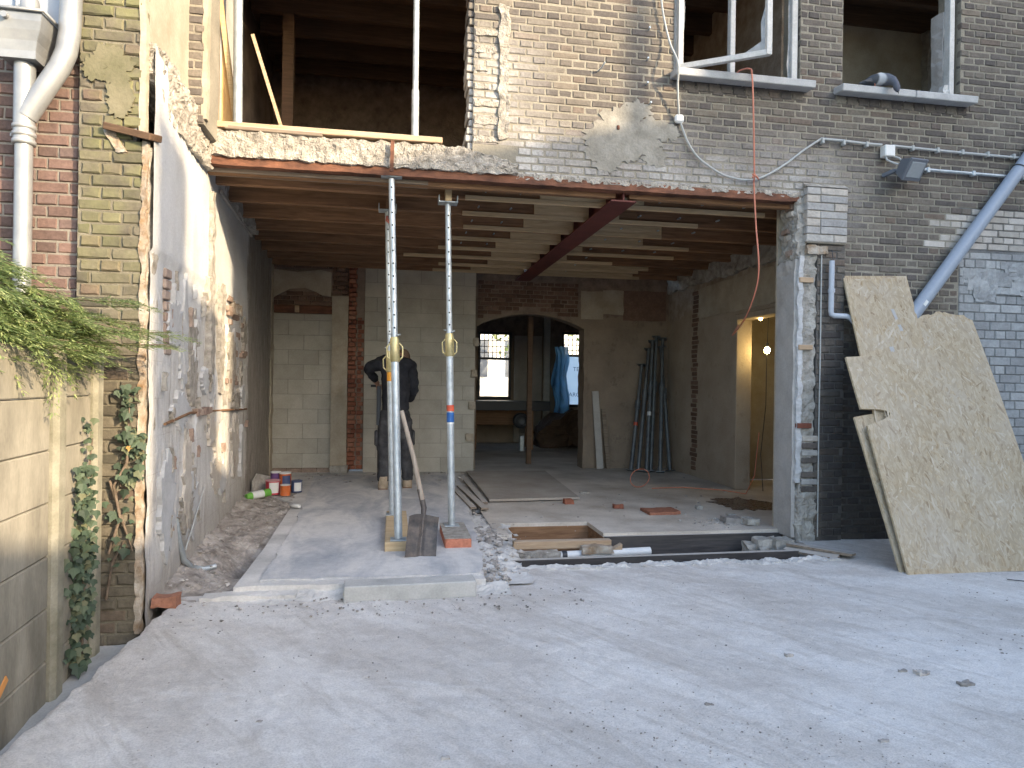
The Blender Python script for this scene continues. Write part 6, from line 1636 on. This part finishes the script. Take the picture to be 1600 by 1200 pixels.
stones(rb, 120, lambda r: (r.uniform(-1.2, 1.0), r.uniform(3.2, 4.2), FZ), .005, .035, rr)
stones(rb, 160, lambda r: (r.uniform(.8, 3.4), r.uniform(-.3, .1), -.2), .01, .06, rr)
tag(rb.build('rubble', m['rubble']), 'broken mortar and brick crumbs along the floor edges', 'rubble', kind='stuff')
fr_ = MB()
fr_.grid(lambda u, v: (-1.0 + 1.75 * u, -1.17 + .17 * v - .05 * nz(u * 9, 0, 1, 4) * (1 - v), -.004 + .058 * v ** .8 * (.55 + .45 * nz(u * 6, v, 2, 1)) + .012 * nz(u * 30, v * 4, 2, 6) * math.sin(v * 3.1)), 120, 12, False)
tag(fr_.build('screed_edge', m['pad']), 'crumbling mortar along the front edge of the floor pad', 'screed', kind='stuff')
ye = MB()
ye.rough(.84, 3.40, -.66, -.55, -.05, .004, .016, .02, 15, 31, warp=lambda p: (p.x, p.y + .05 * nz(p.x, 0, 3, 9) + .04 * nz(p.x, 0, 9, 4), p.z + .01 * nz(p.x, p.y, 6, 2)))
tag(ye.build('broken_slab_edge', m['pad']), 'crumbled white slab edge along the near side of the pit', 'slab edge', kind='stuff')
pitf = MB(); pitf.grid(lambda u, v: (.6 + 2.9 * u, -.55 + 1.35 * v, -.24 + .03 * nz(u * 3, v * 2, 5, 3)), 60, 30, False)
tag(pitf.build('pit_floor', m['dirt']), 'dark dirt bottom of the pit before the wooden floor', 'dirt', kind='stuff')
tp_ = MB()
def ledge(u, v):
    y = -1.0 + 2.2 * v; x = .57 + .075 * (y + 1) + (.34 + .05 * nz(y, 0, 5, 2)) * u
    k = max(0, min(1, (y + .95) / .5)); return (x, y, .012 + .035 * k - .06 * u * u * (.1 < v < .62) + (.022 * nz(x, y, 9, 4) + .014 * nz(x, y, 26, 4)) * (.3 + .7 * k))
tp_.grid(ledge, 18, 90, False)
tag(tp_.build('broken_screed', m['pad']), 'crumbled screed ledge between the floor pad and the pit', 'screed', kind='stuff')
for k, (x, y, s) in enumerate(((2.414, -2.606, .035), (2.52, -2.735, .032), (2.35, -2.56, .02), (1.926, -2.315, .02), (1.813, -3.119, .018), (-.486, -2.645, .014), (3.0, -2.85, .022), (1.3, -2.75, .018), (.2, -3.0, .016))):
    o = MB(); s *= .72; o.rough(x - s * 1.3, x + s * 1.3, y - s * .7, y + s * .7, -.004, s * .6, .006, s * .45, 40, k * 4.1)
    tag(o.build('mortar_crumb', m['rubble']), ('biggest crumbly mortar lump on the yard', 'flat mortar lump next to the biggest one', 'small lump just left of the biggest one', 'lone lump in the middle of the yard', 'lone dark lump near the bottom of the picture', 'single lump on the left half of the yard', 'lump on the yard nearest to the right edge', 'small lump right of the yard centre', 'small lump at the bottom centre of the yard')[k], 'lump', 'mortar lumps on the yard')
o = MB(); o.tube([(4.2, -1.3, .01), (4.3, -1.38, .012), (4.28, -1.5, .02), (4.4, -1.56, .012), (4.55, -1.5, .01), (4.45, -1.47, .015), (4.3, -1.62, .01)], .0035, 6); tag(o.build('wire_scrap', m['black_plastic']), 'thin black wire scrap curled on the yard below the boards', 'wire')
o = MB(); o.rough(-1.33, -1.2, -1.22, -1.14, .01, .07, .02, .012, 12, 3); tag(o.build('brick_bat', m['brick_inner']), 'dark red half brick at the foot of the pillar', 'brick')
o = MB(); o.rough(-1.1, -.55, -1.12, -1.02, .0, .03, .03, .012, 9, 5); tag(o.build('screed_shard', m['pad']), 'thin broken screed shard left of the kerb block', 'shard')
